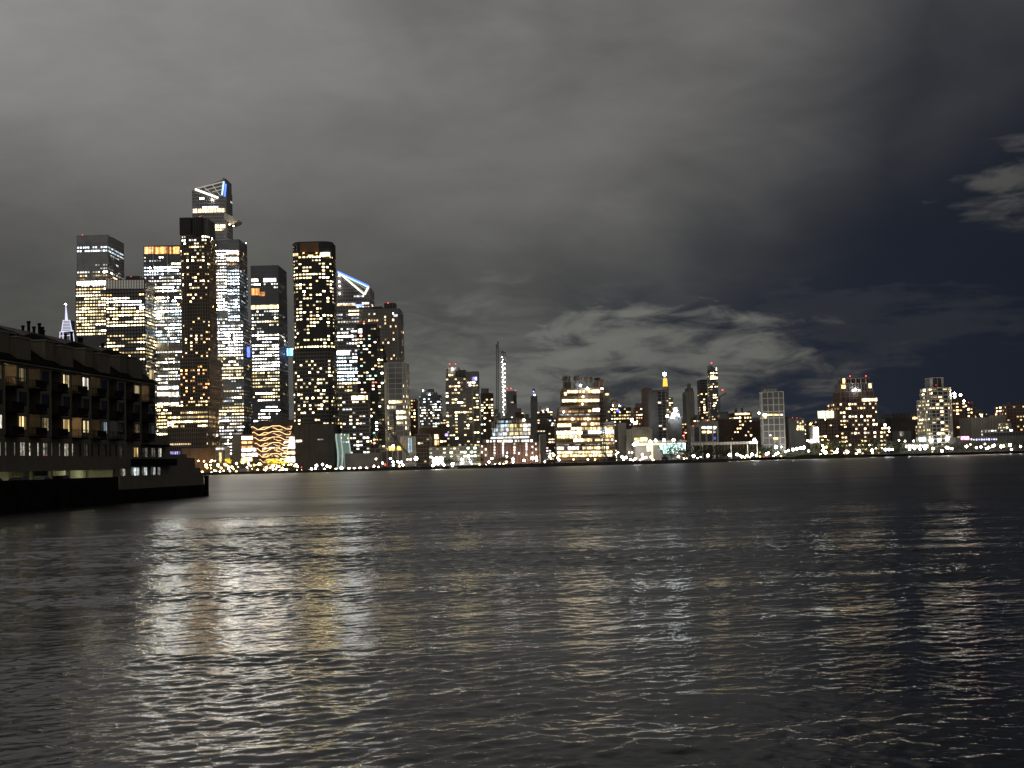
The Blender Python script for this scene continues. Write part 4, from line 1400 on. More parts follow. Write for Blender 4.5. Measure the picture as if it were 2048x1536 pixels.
# --- foot of the cluster
building('shopping_hall', 'brightly lit glass shopping hall behind the honeycomb stair structure',
         [Tr(480, 590, 868, None, 1480, 40, wall='bronze', grid='bronze', cw=6, fh=4.6, band=.2, gd=.4,
             panes=[(480, 873, 505, 879, 'white', 1.0), (480, 883, 506, 887, 'orange', .9), (481, 892, 505, 896, 'orange', .5), (477, 897, 515, 902, 'white', 1.6),
                    (478, 907, 516, 912, 'white', 1.7), (478, 916, 504, 922, 'yellow', 2.0), (572, 874, 590, 879, 'white', 1.6), (568, 881, 590, 886, 'white', 2.6),
                    (564, 889, 590, 897, 'white', 1.7), (560, 903, 590, 908, 'yellow', 1.5), (560, 914, 590, 924, 'white', 1.7), (525, 895, 560, 900, 'white', .7),
                    (525, 908, 556, 912, 'warm', .9)]),
          Tr(465, 481, 870, None, 1476, 40, wall='stone', band=.03, grid='stone', fin=.3, cw=3)])
building('brown_hall', 'plain brown roof block above the honeycomb stair structure',
         [Tr(516, 590, 840, 872, 1580, 60, wall='bronze', band=0), Tr(486, 520, 855, 872, 1585, 40, wall='black', band=0)])
building('corner_kiosk', 'small pale glass kiosk with lit doorway left of the shopping hall',
         [Tr(431, 451, 893, None, 1420, 20, wall='grey', grid='pale', cw=3.5, fh=4, band=.1, fin=.3, panes=[(438, 905, 443, 926, 'yellow', 1.3), (432, 896, 449, 899, 'white', .4)])])


def stair_structure():
    D = 1390
    base = at(539, 928, D)
    root = empty('stair_structure', (base.x, D + 16, GZ), 'copper honeycomb of interlinked stairs edged with amber light', 'structure')
    ppm = F / D
    n = 8
    levels = 8
    zt, zb = at(539, 858, D).z, GZ + 3
    for lv in range(levels):
        t = lv / (levels - 1)                      # 0 bottom
        rad = (10.5 + 9.6 * t ** .75)
        z = zb + (zt - zb) * t
        amp = 2.6
        ringp = []
        for i in range(n * 2):
            a = 2 * math.pi * (i + .5) / (n * 2)
            ph = i % 4
            zz = z + (amp if ph in (0, 1) else -amp * .2)
            ringp.append(Vector((base.x + rad * math.cos(a), D + 16 + rad * math.sin(a), zz)))
        deck = MB()
        for i in range(n * 2):
            p, q = ringp[i], ringp[(i + 1) % (n * 2)]
            c = Vector((base.x, D + 16, 0))
            pi = Vector((c.x + (p.x - c.x) * .84, c.y + (p.y - c.y) * .84, p.z))
            qi = Vector((c.x + (q.x - c.x) * .84, c.y + (q.y - c.y) * .84, q.z))
            dn = Vector((0, 0, -1.3))
            deck.quad(p, q, qi, pi)
            deck.quad(p + dn, pi + dn, qi + dn, q + dn)
            deck.quad(p + dn, q + dn, q, p)
            deck.quad(pi, qi, qi + dn, pi + dn)
        d_ = deck.build('stair_ring', M['copper'], root)
        ed = MB()
        for i in range(n * 2):
            p, q = ringp[i] + Vector((0, 0, .25)), ringp[(i + 1) % (n * 2)] + Vector((0, 0, .25))
            ed.tube(p, q, .33, .33, 4)
        ed.build('edge_light', STAIR_L, d_)
    posts = MB()
    for lv in range(levels - 1):
        t, t2 = lv / (levels - 1), (lv + 1) / (levels - 1)
        for i in range(0, n):
            a = 2 * math.pi * (i + .5 * (lv % 2)) / n
            r0, r1 = 9.8 + 9.6 * t ** .75, 9.8 + 9.6 * t2 ** .75
            posts.tube((base.x + r0 * math.cos(a), D + 16 + r0 * math.sin(a), zb + (zt - zb) * t), (base.x + r1 * math.cos(a), D + 16 + r1 * math.sin(a), zb + (zt - zb) * t2), .35, .35, 4)
    posts.build('stair_frame', M['copper'], root, kind='stuff')


stair_structure()


def ribbed_arch():
    D = 1400
    base = at(683, 922, D)
    root = empty('ribbed_shell', (base.x, D + 6, GZ), 'pale green glowing ribbed arch-shaped shell beside the black hall', 'structure')
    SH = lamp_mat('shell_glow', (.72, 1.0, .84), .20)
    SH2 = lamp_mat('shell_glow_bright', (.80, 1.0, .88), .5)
    zt = at(683, 865, D).z
    for i in range(9):
        x0 = at(672 + i * 2.6, 880, D).x
        y0 = D + i * 2.2
        pts = []
        for k in range(13):
            u = k / 12
            z = GZ + (zt - GZ) * u
            bul = 1.0 * math.sin(u * math.pi * 1.4) - 2.0 * max(0, .35 - u) * (1 if i % 2 else -.5)
            pts.append(Vector((x0 + bul, y0 + 3.5 * max(0, u - .85) / .15, z - (1.0 if k == 12 else 0))))
        mb = MB()
        for a, b in zip(pts[:-1], pts[1:]):
            mb.obox(a, Vector((.95, 0, 0)), Vector((0, 4.0, 0)), b - a)
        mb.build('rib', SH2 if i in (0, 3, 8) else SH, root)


ribbed_arch()

building('grandstand_block', 'low dark terrace building with three columns of lamps left of the crane boom',
         [Tr(690, 760, 906, None, 1400, 20, wall='dgrey', grid='dgrey', band=.1, cw=6, fh=4), Tr(740, 770, 897, 906, 1405, 14, wall='black', grid='stone', cw=6, fin=.5, band=.1, fh=4)],
         lights=[(x, y, 'peach', .9) for x in (711, 723, 735) for y in (918, 924, 930)])
building('framed_shed', 'stone-framed open shed with amber lights under the gridded glass block',
         [Tr(762, 806, 900, None, 1395, 20, wall='black', grid='stone', cw=6.2, fh=12, band=.07, fin=.9, gd=.6,
             panes=[(778, 893, 802, 900, 'gold', 1.6), (783, 890, 789, 895, 'white', 2.2)], zones=[W(902, 930, .3, 'warm', 1.2)])])
building('pale_annex', 'pale curved annex with tall glass front beside the dark ivy-covered block',
         [Tr(800, 829, 873, None, 1410, 24, wall='stone', grid='pale', cw=4, fh=7, band=.06, fin=.3, r=5, panes=[(816, 876, 824, 905, 'cool', .22)])])
building('ivy_block', 'mottled dark brown block between the pale annex and the green-lit hall',
         [Tr(829, 858, 868, None, 1425, 26, wall='brown', grid='stone', cw=3.2, fh=3.6, band=.12, fin=.2, zones=[W(868, 930, .08, 'warm', .4)])])
building('mid_block', 'brown block with arched orange windows in front of the distant glass tower',
         [Tr(838, 893, 856, None, 1470, 26, wall='brown', grid='brown', cw=3.6, fh=4, band=.2, panes=[(869, 869, 878, 878, 'warm', 1.0), (869, 881, 878, 890, 'warm', 1.0),
             (856, 875, 862, 880, 'cool', 1.8), (856, 883, 862, 891, 'cool', 2.0), (850, 876, 854, 888, 'green', 1.0), (890, 867, 896, 872, 'violet', 1.0)],
             zones=[W(860, 930, .14, 'yellow', 1.2)]), Tr(876, 892, 850, 856, 1474, 16, wall='black', band=0), Tr(840, 860, 852, 856, 1473, 16, wall='stone', band=0)])
building('green_lit_hall', 'long low hall washed with greenish light below the terraced tower',
         [Tr(858, 960, 893, None, 1405, 30, wall='dgrey', grid='cream', cw=3.4, fh=3.6, band=.12, fin=.25, zones=[W(893, 916, .5, 'green', 1.2), W(916, 940, .3, 'green', 1)])])

INF = [(806, 830, 846, 1700, 'brown', 'dark low infill block behind the pale annex'), (880, 897, 838, 1800, 'dgrey', 'grey infill block left of the terraced tower'),
       (955, 972, 846, 1700, 'brown', 'brown infill block right of the terraced tower'), (984, 1001, 826, 2050, 'dgrey', 'grey infill block left of the needle tower'),
       (1030, 1048, 824, 2000, 'brown', 'brown infill block behind the glass drum'), (1044, 1062, 836, 1900, 'dgrey', 'grey infill block left of the pinnacle tower'),
       (1098, 1116, 838, 1800, 'black', 'black infill block behind the left end of the banded warehouse'), (1256, 1274, 832, 1850, 'brown', 'brown infill block behind the cream arcade building'),
       (1344, 1373, 846, 1750, 'black', 'black infill block behind the teal hall'), (1386, 1402, 834, 1820, 'brown', 'brown infill block behind the pilastered stone block'),
       (1440, 1470, 828, 1900, 'dgrey', 'grey infill block behind the unlit brick warehouse'), (1500, 1524, 842, 1800, 'brown', 'brown infill block left of the white gridded slab'),
       (1608, 1634, 846, 1800, 'black', 'black infill block left of the yellow billboard'), (1752, 1776, 846, 1720, 'brown', 'brown infill block right of the stepped brick tower'),
       (1840, 1858, 850, 1740, 'dgrey', 'grey infill block left of the white-framed tower'), (1948, 1975, 826, 1800, 'brown', 'brown infill block behind the beige windowless block')]
for (xa, xb, yt, D_, mt, lab) in INF:
    rr = random.Random(xa)
    ts = [Tr(xa, xb, yt, None, D_, 24, wall=mt, grid='brown' if mt != 'dgrey' else 'grey', cw=rr.uniform(2.6, 3.8), fh=rr.uniform(3.2, 4.0), band=.3, fin=rr.uniform(.4, 1.1),
             zones=[W(yt + 2, 930, rr.uniform(.18, .42), rr.choice(('yellow', 'warm', 'multi', 'mix')), rr.uniform(.8, 1.4))])]
    m_ = xa + (xb - xa) * rr.uniform(.1, .4)
    ts.append(Tr(m_, m_ + (xb - xa) * .45, yt - rr.uniform(4, 8), yt, D_ + 4, 12, wall='dgrey', band=0))
    building('infill_block', lab, ts)

# floodlit scoreboard-like wall on the bank
fw = empty('floodlight_wall', (at(876, 925, 1345).x, 1345, GZ), 'bank of dazzling white floodlights on the shore below the terraced tower', 'floodlights')
rnd = random.Random(21)
for (px, py) in ((867, 917), (873, 916.5), (879, 917), (884, 917.5), (867, 922), (872, 923), (878, 921), (870, 927), (877, 926), (884, 926), (888, 930), (866, 931)):
    globe(fw, at(px, py, 1345), rnd.uniform(1.4, 2.1), 'white', 'floodlight')
for px in (866, 876, 887):
    MB().tube((at(px, 925, 1346).x, 1346, GZ), at(px, 917, 1346), .25, .25, 5).build('post', M['steel'], fw)


# ------------------------------------------------------------------ piers and seawall pieces
def deck(name, label, px0, px1, Y0, Y1, zt, mat, zb=-3.0, cat='pier'):
    mb = MB()
    a, b = gx(px0, Y0), gx(px1, Y0)
    c, d = gx(px0, Y1), gx(px1, Y1)
    mb.prism([(a, Y0), (b, Y0), (d, Y1), (c, Y1)], zb, zt)
    root = empty(name, ((a + b) / 2, Y0, 0), label, cat)
    mb.build('deck', mat, root)
    n = max(3, int((b - a) / 9))
    for i in range(n):
        x = a + (b - a) * (i + .5) / n
        MB().tube((x, Y0 - .5, zb), (x, Y0 - .5, zt + .5), .4, .4, 5).build('fender_pile', M['bark'], root)
    return root


deck('finger_pier', 'long black finger pier jutting out in front of the banded warehouse', 985, 1455, 1175, 1350, 3.0, M['black'])
deck('finger_pier', 'short black pier with small moored boat left of the long finger pier', 905, 984, 1235, 1330, 2.8, M['black'])
deck('finger_pier', 'dark low quay carrying the crane boom right of the tower cluster', 735, 860, 1255, 1310, 3.1, M['black'])
lawn = MB()
a, b, c = gx(1570, 1400), gx(1610, 1400), gx(1680, 1400)
a2, b2, c2 = gx(1570, 1475), gx(1610, 1475), gx(1680, 1475)
n = [(a, 1400, 1.4), (b, 1400, 4.4), (c, 1400, 4.2), (a2, 1475, 1.4), (b2, 1475, 4.4), (c2, 1475, 4.2)]
lawn.v = n + [(x, y, -3) for x, y, z in n]
lawn.f = [(0, 1, 4, 3), (1, 2, 5, 4), (0, 6, 7, 1), (1, 7, 8, 2), (2, 8, 11, 5), (0, 3, 9, 6), (3, 4, 10, 9), (4, 5, 11, 10)]
lawn.c = [None] * 8
tag(lawn.build('pier_lawn', M['grass']), 'raised lawn pier with ramped left end below the blank grey block', 'pier')
deck('bulkhead', 'dark low bulkhead at the right end of the raised lawn pier', 1682, 1735, 1420, 1475, 3.4, M['black'])
pm = MB()
pts = [(gx(px, Y - 3), Y - 3) for px, Y in shore_px[7:]]
pts2 = [(gx(px, Y + 9), Y + 9) for px, Y in shore_px[7:]]
pm.prism(pts + pts2[::-1], GZ, GZ + .8)
tag(pm.build('promenade', M['stone']), 'pale promenade strip along the right-hand far bank', 'path', kind='structure')


# ------------------------------------------------------------------ lamps, each a thing with post and globe
def lamp(px, py, Y, kind, r, label, group, name='street_lamp'):
    p = at(px, py, Y)
    t = empty(name, (p.x, Y, GZ), label, 'lamp', group)
    if p.z > GZ + 1.0:
        MB().tube((p.x, Y, GZ - .3), (p.x, Y, p.z - r * .6), .14, .10, 5).build('post', M['steel'], t)
    globe(t, p, r, kind, 'lamp_globe')
    return t


ORD1 = ['zeroth', 'first', 'second', 'third', 'fourth', 'fifth', 'sixth', 'seventh', 'eighth', 'ninth', 'tenth', 'eleventh', 'twelfth', 'thirteenth', 'fourteenth',
        'fifteenth', 'sixteenth', 'seventeenth', 'eighteenth', 'nineteenth', 'twentieth']


def ordinal(i):
    if i <= 20:
        return ORD1[i]
    tens = {2: 'twenty', 3: 'thirty', 4: 'forty', 5: 'fifty'}[i // 10]
    return tens + '-' + ORD1[i % 10] if i % 10 else {30: 'thirtieth', 40: 'fortieth', 50: 'fiftieth'}[i]


def number_groups(names):
    by = {}
    for o in bpy.data.objects:
        if o.parent is None and o.get('group') and o.name.split('.')[0] in names:
            by.setdefault((o['group'], o['label']), []).append(o)
    for (gname, lab), obs in by.items():
        obs.sort(key=lambda o: o.location.x / o.location.y)
        for i, o in enumerate(obs):
            o['label'] = lab + ', ' + ordinal(i + 1) + ' from the left' if len(obs) > 1 else lab


G1 = 'amber street lamps on the left of the far bank'
for px, py, r in ((412, 930, 1.7), (436, 930, 1.7), (473, 927, 1.5), (519, 928, 1.9), (450, 929, 1.4)):
    lamp(px, py, 1320, 'warm', r, 'amber street lamp on the bank below the bronze podium', G1)
G1b = 'amber lamps at the foot of the bronze podium'
for px, py in ((372, 921), (384, 921.5), (397, 922), (408, 922.5), (421, 924), (430, 922)):
    lamp(px, py, 1427, 'warm', 1.0, 'amber lamp at the foot of the bronze podium', G1b)
G1c = 'small amber lamps scattered along the left shore'
rl = random.Random(55)
for i in range(44):
    px = 404 + 196 * (i + rl.random()) / 44
    lamp(px, rl.uniform(930, 944.5) - (px - 404) * .012, 1300 + rl.uniform(0, 60), rl.choice(('warm', 'peach', 'warm', 'gold')), rl.uniform(.6, 1.15), 'small amber lamp scattered along the left shore', G1c)
G2 = 'white lamps below the honeycomb stairs'
for px, py, r in ((424, 921, 1.1), (457, 937, 1.2), (460, 942, .9), (464, 934, 1.1), (494, 936, 1.3), (533, 935, 1.1), (547, 931, 1.4), (556, 933, 1.4),
                  (546, 938, 1.1), (560, 941, 1.1), (566, 938, 1.5), (572, 941, 1.1), (592, 930, 1.5), (416, 946, .8), (423, 945, .8), (440, 943, .8), (486, 925, 1.4), (497, 928, 1.3)):
    lamp(px, py, 1312 + (px * 7 % 11), 'white', r, 'small white lamp before the honeycomb stairs', G2)
lamp(487, 942, 1302, 'big', 2.3, 'large white lamp over the little boathouse in front of the shopping hall', None)
G3 = 'lamps in front of the black hall'
for px, py, r, k in ((603, 941, 1.0, 'peach'), (618, 941, 1.1, 'white'), (623, 938, 1.4, 'white'), (626, 944, 1.0, 'peach'), (631, 937, 1.1, 'white'), (633, 931, 1.6, 'white'), (645, 929, 1.5, 'peach'),
                     (654, 932, 1.3, 'white'), (636, 941, 1.4, 'white'), (649, 938, 1.1, 'peach'), (660, 934, 1.2, 'peach')):
    lamp(px, py, 1312 + (px * 5 % 9), k, r, 'lamp in the cluster before the black hall', G3)
lamp(641, 945, 1299, 'big', 2.8, 'brightest white lamp at the water edge before the black hall', None)
G4 = 'row of peach lamps along the quay'
for px, py, r in ((672, 939, 1.6), (683, 936, 2.0), (698, 938, 1.9), (709, 938, 1.8), (720, 937, 1.7), (733, 937, 1.7), (746, 936, 1.3), (748, 932, 1.1), (757, 934, 1.0), (736, 943, .8)):
    lamp(px, py, 1318, 'peach', r, 'peach lamp in the quay row below the terrace building', G4)
G5 = 'lamps by the crane boom'
for px, py, r, k in ((765, 926, 1.2, 'white'), (786, 924, 1.3, 'white'), (787, 930, 1.4, 'white'), (795, 923, 1.3, 'white'), (799, 926, 1.3, 'white'), (803, 924, 1.3, 'white'), (806, 930, 1.4, 'peach'),
                     (781, 917, 1.1, 'white'), (752, 918, 1.0, 'peach'), (790, 941, .9, 'white'), (799, 933, 1.0, 'warm'), (766, 936, .9, 'warm'), (815, 919, .8, 'white'), (821, 919, .8, 'white')):
    lamp(px, py, 1325 + (px * 3 % 9), k, r, 'lamp on the quay around the black crane boom', G5)
lamp(832, 917, 1330, 'white', 2.4, 'large round white lamp standing alone right of the crane boom', None)
lamp(770, 929, 1322, 'red', 2.2, 'glowing red lamp among the quay lamps left of the crane boom', None)
G6 = 'lamps along the piers below the brick hall'
for px, py, r, k in ((906, 927, 1.6, 'white'), (924, 919, 1.5, 'white'), (923, 927, 1.2, 'cool'), (925, 926, 1.1, 'white'), (935, 927, 1.1, 'white'), (941, 924, 1.5, 'cool'), (939, 919, .9, 'white'),
                     (957, 918, 1.3, 'peach'), (959, 929, .9, 'warm'), (978, 924, 1.3, 'white'), (984, 917, 1.4, 'cool'), (990, 929, 1.2, 'white'), (972, 930, .9, 'white'), (999, 928, 1.1, 'white'),
                     (1007, 928, .9, 'gold'), (1014, 913, 1.3, 'white'), (1013, 924, 1.6, 'peach'), (1026, 918, 1.7, 'cool'), (1026, 924, 1.2, 'white'), (1048, 921, 1.6, 'peach'),
                     (1065, 916, 2.3, 'white'), (1073, 920, 1.6, 'peach'), (1073, 914, 1.2, 'white'), (1083, 922, 1.2, 'white'), (1089, 923, 1.3, 'cool'), (1086, 919, 1.0, 'cool'), (984, 934, .9, 'white')):
    lamp(px, py, 1396 + (px * 3 % 13), k, r, 'lamp on the bank in front of the red brick drum hall', G6)
G7 = 'lamps below the banded warehouse'
for px, py, r, k in ((1099, 913, 1.7, 'peach'), (1102, 917, 1.1, 'warm'), (1115, 916, 1.3, 'white'), (1119, 920, 1.1, 'cool'), (1108, 910, 1.2, 'peach'), (1147, 919, .9, 'warm'), (1176, 919, 1.1, 'peach'),
                     (1190, 919, .9, 'gold'), (1163, 912, .8, 'warm'), (1236, 905, 1.2, 'cool'), (1232, 909, 1.0, 'white')):
    lamp(px, py, 1414 + (px * 3 % 9), k, r, 'lamp on the bank at the foot of the banded warehouse', G7)
G8 = 'lamps below the teal hall'
for px, py, r, k in ((1244, 914, 1.7, 'white'), (1252, 915, 1.8, 'white'), (1247, 919, 1.1, 'cool'), (1261, 919, 1.4, 'peach'), (1266, 921, 1.2, 'peach'), (1271, 917, 1.7, 'white'), (1280, 920, .9, 'peach'),
                     (1285, 909, 1.4, 'white'), (1286, 916, 1.8, 'peach'), (1292, 915, 1.3, 'peach'), (1302, 914, 1.4, 'peach'), (1306, 920, 1.4, 'warm'), (1308, 921, 1.2, 'warm'), (1247, 926, .7, 'gold')):
    lamp(px, py, 1432 + (px * 3 % 9), k, r, 'lamp on the bank before the teal hall', G8)
G9 = 'white lamps among the trees under the canopy roof'
for px, py, r in ((1357, 913, 1.8), (1387, 912, 2.0), (1416, 911, 1.9), (1368, 917, 1.0), (1459, 910, 2.1), (1474, 909, 1.7), (1480, 911, 1.2), (1483, 914, 1.2), (1494, 911, 1.4), (1504, 909, 1.9), (1395, 916, .8), (1401, 914, .8)):
    lamp(px, py, 1432 if px < 1440 else 1458, 'white', r, 'white lamp among dark trees below the flat canopy roof', G9)
G10 = 'curving row of lamps on the lawn pier'
for px, py, r in ((1552, 894, 2.4), (1563, 894, 1.1), (1571, 903, 1.3), (1577, 901, 1.5), (1586, 899, 1.9), (1594, 897.5, 1.9), (1602, 896, 2.0), (1608, 895, 2.1)):
    lamp(px, py, 1482, 'white' if px > 1560 else 'cool', r, 'white lamp in the rising row above the raised lawn pier', G10)
G11 = 'lamps left of the raised lawn pier'
for px, py, r, k in ((1485, 913, 1.1, 'white'), (1490, 915, 1.0, 'gold'), (1512, 911, .9, 'white'), (1533, 908, 1.7, 'white'), (1537, 906, 1.5, 'peach'), (1529, 914, 1.2, 'red'), (1533, 913, 1.0, 'red'),
                     (1552, 908, 1.5, 'cool'), (1556, 906, 1.6, 'white'), (1547, 912, .9, 'white'), (1562, 912, .9, 'gold'), (1492, 917, .8, 'blue'), (1500, 914, .9, 'white'), (1520, 913, .8, 'gold')):
    lamp(px, py, 1468 + (px * 3 % 7), k, r, 'lamp between canopy roof and lawn pier', G11)
G12 = 'promenade lamps along the right-hand bank'
for px, py, r, k in ((1617, 902, 1.3, 'white'), (1645, 901, 1.6, 'white'), (1651, 905, 2.2, 'white'), (1645, 891, 1.5, 'peach'), (1653, 894, 1.3, 'gold'), (1648, 896, 1.3, 'peach'), (1673, 904, 2.0, 'white'), (1669, 905, 1.2, 'white'), (1688, 906, .9, 'warm'),
                     (1695, 904, 1.9, 'white'), (1692, 902, 1.0, 'peach'), (1675, 898, .9, 'white'), (1718, 902, 2.3, 'white'), (1744, 901, 2.0, 'white'), (1771, 899, 1.9, 'cool'), (1778, 899, 1.8, 'cool'), (1785, 899, 1.3, 'white'),
                     (1752, 896, .9, 'white'), (1764, 896, .8, 'white'), (1739, 890, .9, 'peach'), (1700, 890, 1.0, 'peach'),
                     (1819, 898, 1.7, 'cool'), (1829, 897, 1.7, 'cool'), (1840, 898, 1.5, 'white'), (1850, 897, 1.7, 'white'), (1866, 897, 1.6, 'white'), (1884, 902, 1.9, 'white'), (1893, 895, 1.7, 'white'), (1897, 896, 1.4, 'white'), (1904, 897, 1.4, 'white'),
                     (1933, 893, 1.9, 'white'), (1953, 895, 1.6, 'white'), (1962, 894, 1.7, 'peach'), (1973, 897, 1.5, 'white'), (1977, 895, 1.8, 'white'), (1986, 892, 1.9, 'white'), (1989, 890, 1.3, 'white'), (2002, 893, 2.0, 'white'), (2007, 892, 1.4, 'white'),
                     (2020, 890, 2.0, 'white'), (2023, 899, 1.4, 'cool'), (1941, 889, .9, 'peach'), (1970, 888, 1.0, 'peach'), (2041, 893, 1.6, 'white')):
    lamp(px, py, 1472 + (px * 3 % 11), k, r, 'lamp along the right promenade', G12)
G13 = 'green marker lights along the landing pier'
for px in (421, 434, 460, 473, 489, 502, 515, 527, 538, 552, 565, 659):
    lamp(px, 952.5 - (px - 421) * .03, 1287, 'green', .62, 'green marker light along the far landing', G13, 'marker_light')
G14 = 'red marker lights on the left far bank'
for px, py in ((411, 949.5), (431, 946), (603, 934.5), (577, 946), (583, 946), (592, 946), (606, 945)):
    lamp(px, py, 1290, 'red', .95, 'red marker light at the far water edge', G14, 'marker_light')
bh = empty('boathouse', (at(487, 946, 1296).x, 1296, GZ), 'small pale boathouse on the landing below the shopping hall', 'building')
p = at(487, 947, 1296)
MB().box(p.x - 3.6, p.x + 3.6, 1296, 1302, .5, GZ + 3.0).build('wall', M['pale'], bh)
MB().prism([(p.x - 4, 1295.5), (p.x + 4, 1295.5), (p.x + 4, 1302.5), (p.x - 4, 1302.5)], GZ + 3.0, GZ + 3.5).build('roof', M['grey'], bh)
# yellow-lit foliage-like signs at the foot of the shopping hall
rnd = random.Random(3)
for (xa, xb, ya, yb, lab) in ((450, 463, 917, 926, 'glowing yellow planted display left of the shopping hall'), (481, 500, 918, 926, 'glowing yellow planted display before the shopping hall'),
                              (533, 581, 917, 927, 'long glowing yellow planted display below the honeycomb stairs')):
    t = empty('lit_planter', (at((xa + xb) / 2, 925, 1370).x, 1370, GZ), lab, 'planter')
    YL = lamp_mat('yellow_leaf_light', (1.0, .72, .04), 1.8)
    mb = MB()
    for i in range(int((xb - xa) * 7)):
        q = at(rnd.uniform(xa, xb), rnd.uniform(ya, yb), 1370 + rnd.uniform(-3, 3))
        s = rnd.uniform(.3, .75)
        v1 = Vector((rnd.gauss(0, 1), rnd.gauss(0, 1), rnd.gauss(0, 1))).normalized() * s
        v2 = Vector((rnd.gauss(0, 1), rnd.gauss(0, 1), rnd.gauss(0, 1))).normalized() * s
        mb.quad(q - v1, q + v2, q + v1, q - v2)
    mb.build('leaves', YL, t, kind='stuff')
    xa_, xb_ = at(xa, 928, 1370).x, at(xb, 928, 1370).x
    MB().box(xa_, xb_, 1366, 1374, GZ, GZ + 1.2).build('trough', M['dgrey'], t)

# ------------------------------------------------------------------ crane booms on the quays
c1 = empty('boom_crane', (gx(793, 1340), 1340, GZ), 'black boom crane with upright mast in front of the gridded glass block', 'crane')
lattice('mast', at(793, 918, 1340), at(789, 822, 1340), 1.6, M['black'], c1, 22, .32)
lattice('boom', at(826, 921, 1336), at(750, 826, 1336), 1.5, M['black'], c1, 26, .28)
lattice('back_stay', at(827, 920, 1338), at(793, 884, 1338), .8, M['black'], c1, 8, .2)
MB().box(gx(812, 1335), gx(828, 1335), 1333, 1340, GZ, GZ + 4.5).build('cab', M['black'], c1)
c2 = empty('boom_crane', (gx(1206, 1290), 1290, GZ), 'tall black crane mast standing before the banded warehouse', 'crane')
lattice('mast', at(1211, 931, 1290), at(1202, 772, 1290), 1.9, M['black'], c2, 34, .34)
lattice('boom', at(1203, 918, 1290), at(1200, 790, 1290), 1.2, M['black'], c2, 28, .22)
lattice('jib', at(1208, 905, 1290), at(1222, 925, 1290), 1.2, M['black'], c2, 6, .25)
MB().box(gx(1214, 1288), gx(1232, 1288), 1286, 1294, GZ, GZ + 5).build('cab', M['black'], c2)
c3 = empty('boom_crane', (gx(1345, 1390), 1390, GZ), 'black folding crane boom in front of the teal hall', 'crane')
lattice('boom', at(1329, 913, 1390), at(1357, 880, 1390), 1.1, M['black'], c3, 12, .24)
lattice('jib', at(1316, 890, 1391), at(1329, 914, 1391), .9, M['black'], c3, 8, .22)
MB().box(gx(1322, 1392), gx(1336, 1392), 1389, 1395, GZ, GZ + 3.5).build('cab', M['black'], c3)
c4 = empty('boom_crane', (gx(1388, 1440), 1440, GZ), 'thin grey crane arm rising beside the pale blank tower', 'crane')
lattice('boom', at(1384, 868, 1440), at(1399, 826, 1440), 1.0, M['dgrey'], c4, 14, .2)
lattice('mast', (at(1384, 868, 1440).x, 1440, GZ), at(1384, 866, 1440), 1.2, M['dgrey'], c4, 10, .22)
globe(c4, at(1386, 852, 1438), 1.1, 'red', 'beacon')
for i, py in enumerate((864.5, 870.5, 875.5)):
    globe(c4, at(1368.5, py, 1440), 1.2, 'red', 'beacon')
MB().tube((at(1368.5, 876, 1440).x, 1440.8, GZ), (at(1368.5, 864, 1440).x, 1440.8, at(1368, 863, 1440).z), .2, .2, 4).build('light_mast', M['steel'], c4)


# ------------------------------------------------------------------ trees along the bank
def tree_meshes(seed):
    rnd = random.Random(seed)
    cr = MB()
    blobs = [(rnd.gauss(0, .30), rnd.gauss(0, .30), .62 + rnd.gauss(0, .14), rnd.uniform(.20, .34)) for _ in range(9)]
    for i in range(420):
        bx, by, bz, br = rnd.choice(blobs)
        d = Vector((rnd.gauss(0, 1), rnd.gauss(0, 1), rnd.gauss(0, 1))).normalized() * br * rnd.uniform(.55, 1.08)
        c = Vector((bx, by, bz)) + d
        s = rnd.uniform(.022, .05)
        a = Vector((rnd.gauss(0, 1), rnd.gauss(0, 1), rnd.gauss(0, 1))).normalized() * s
        b = Vector((rnd.gauss(0, 1), rnd.gauss(0, 1), rnd.gauss(0, 1))).normalized() * s
        cr.quad(c - a, c - b, c + a, c + b)
    tr = MB().tube((0, 0, 0), (.01, 0, .42), .028, .018, 6)
    for bx, by, bz, br in blobs[:5]:
        tr.tube((0, 0, .34), (bx * .8, by * .8, bz), .014, .006, 4)
    return cr.mesh('crown', M['leaf']), tr.mesh('trunk', M['bark'])


TREES = [tree_meshes(s) for s in (1, 2, 3, 4)]


def tree(px, Y, h, w, label, group, i, z=GZ):
    t = empty('tree', (gx(px, Y), Y, z), label, 'tree', group)
    cm, tm = TREES[i % 4]
    for nm, me in (('crown', cm), ('trunk', tm)):
        o = bpy.data.objects.new(nm, me)
        COL.objects.link(o)
        o.parent = t
        o.scale = (w, w, h)
        o.rotation_euler = (0, 0, i * 1.7)


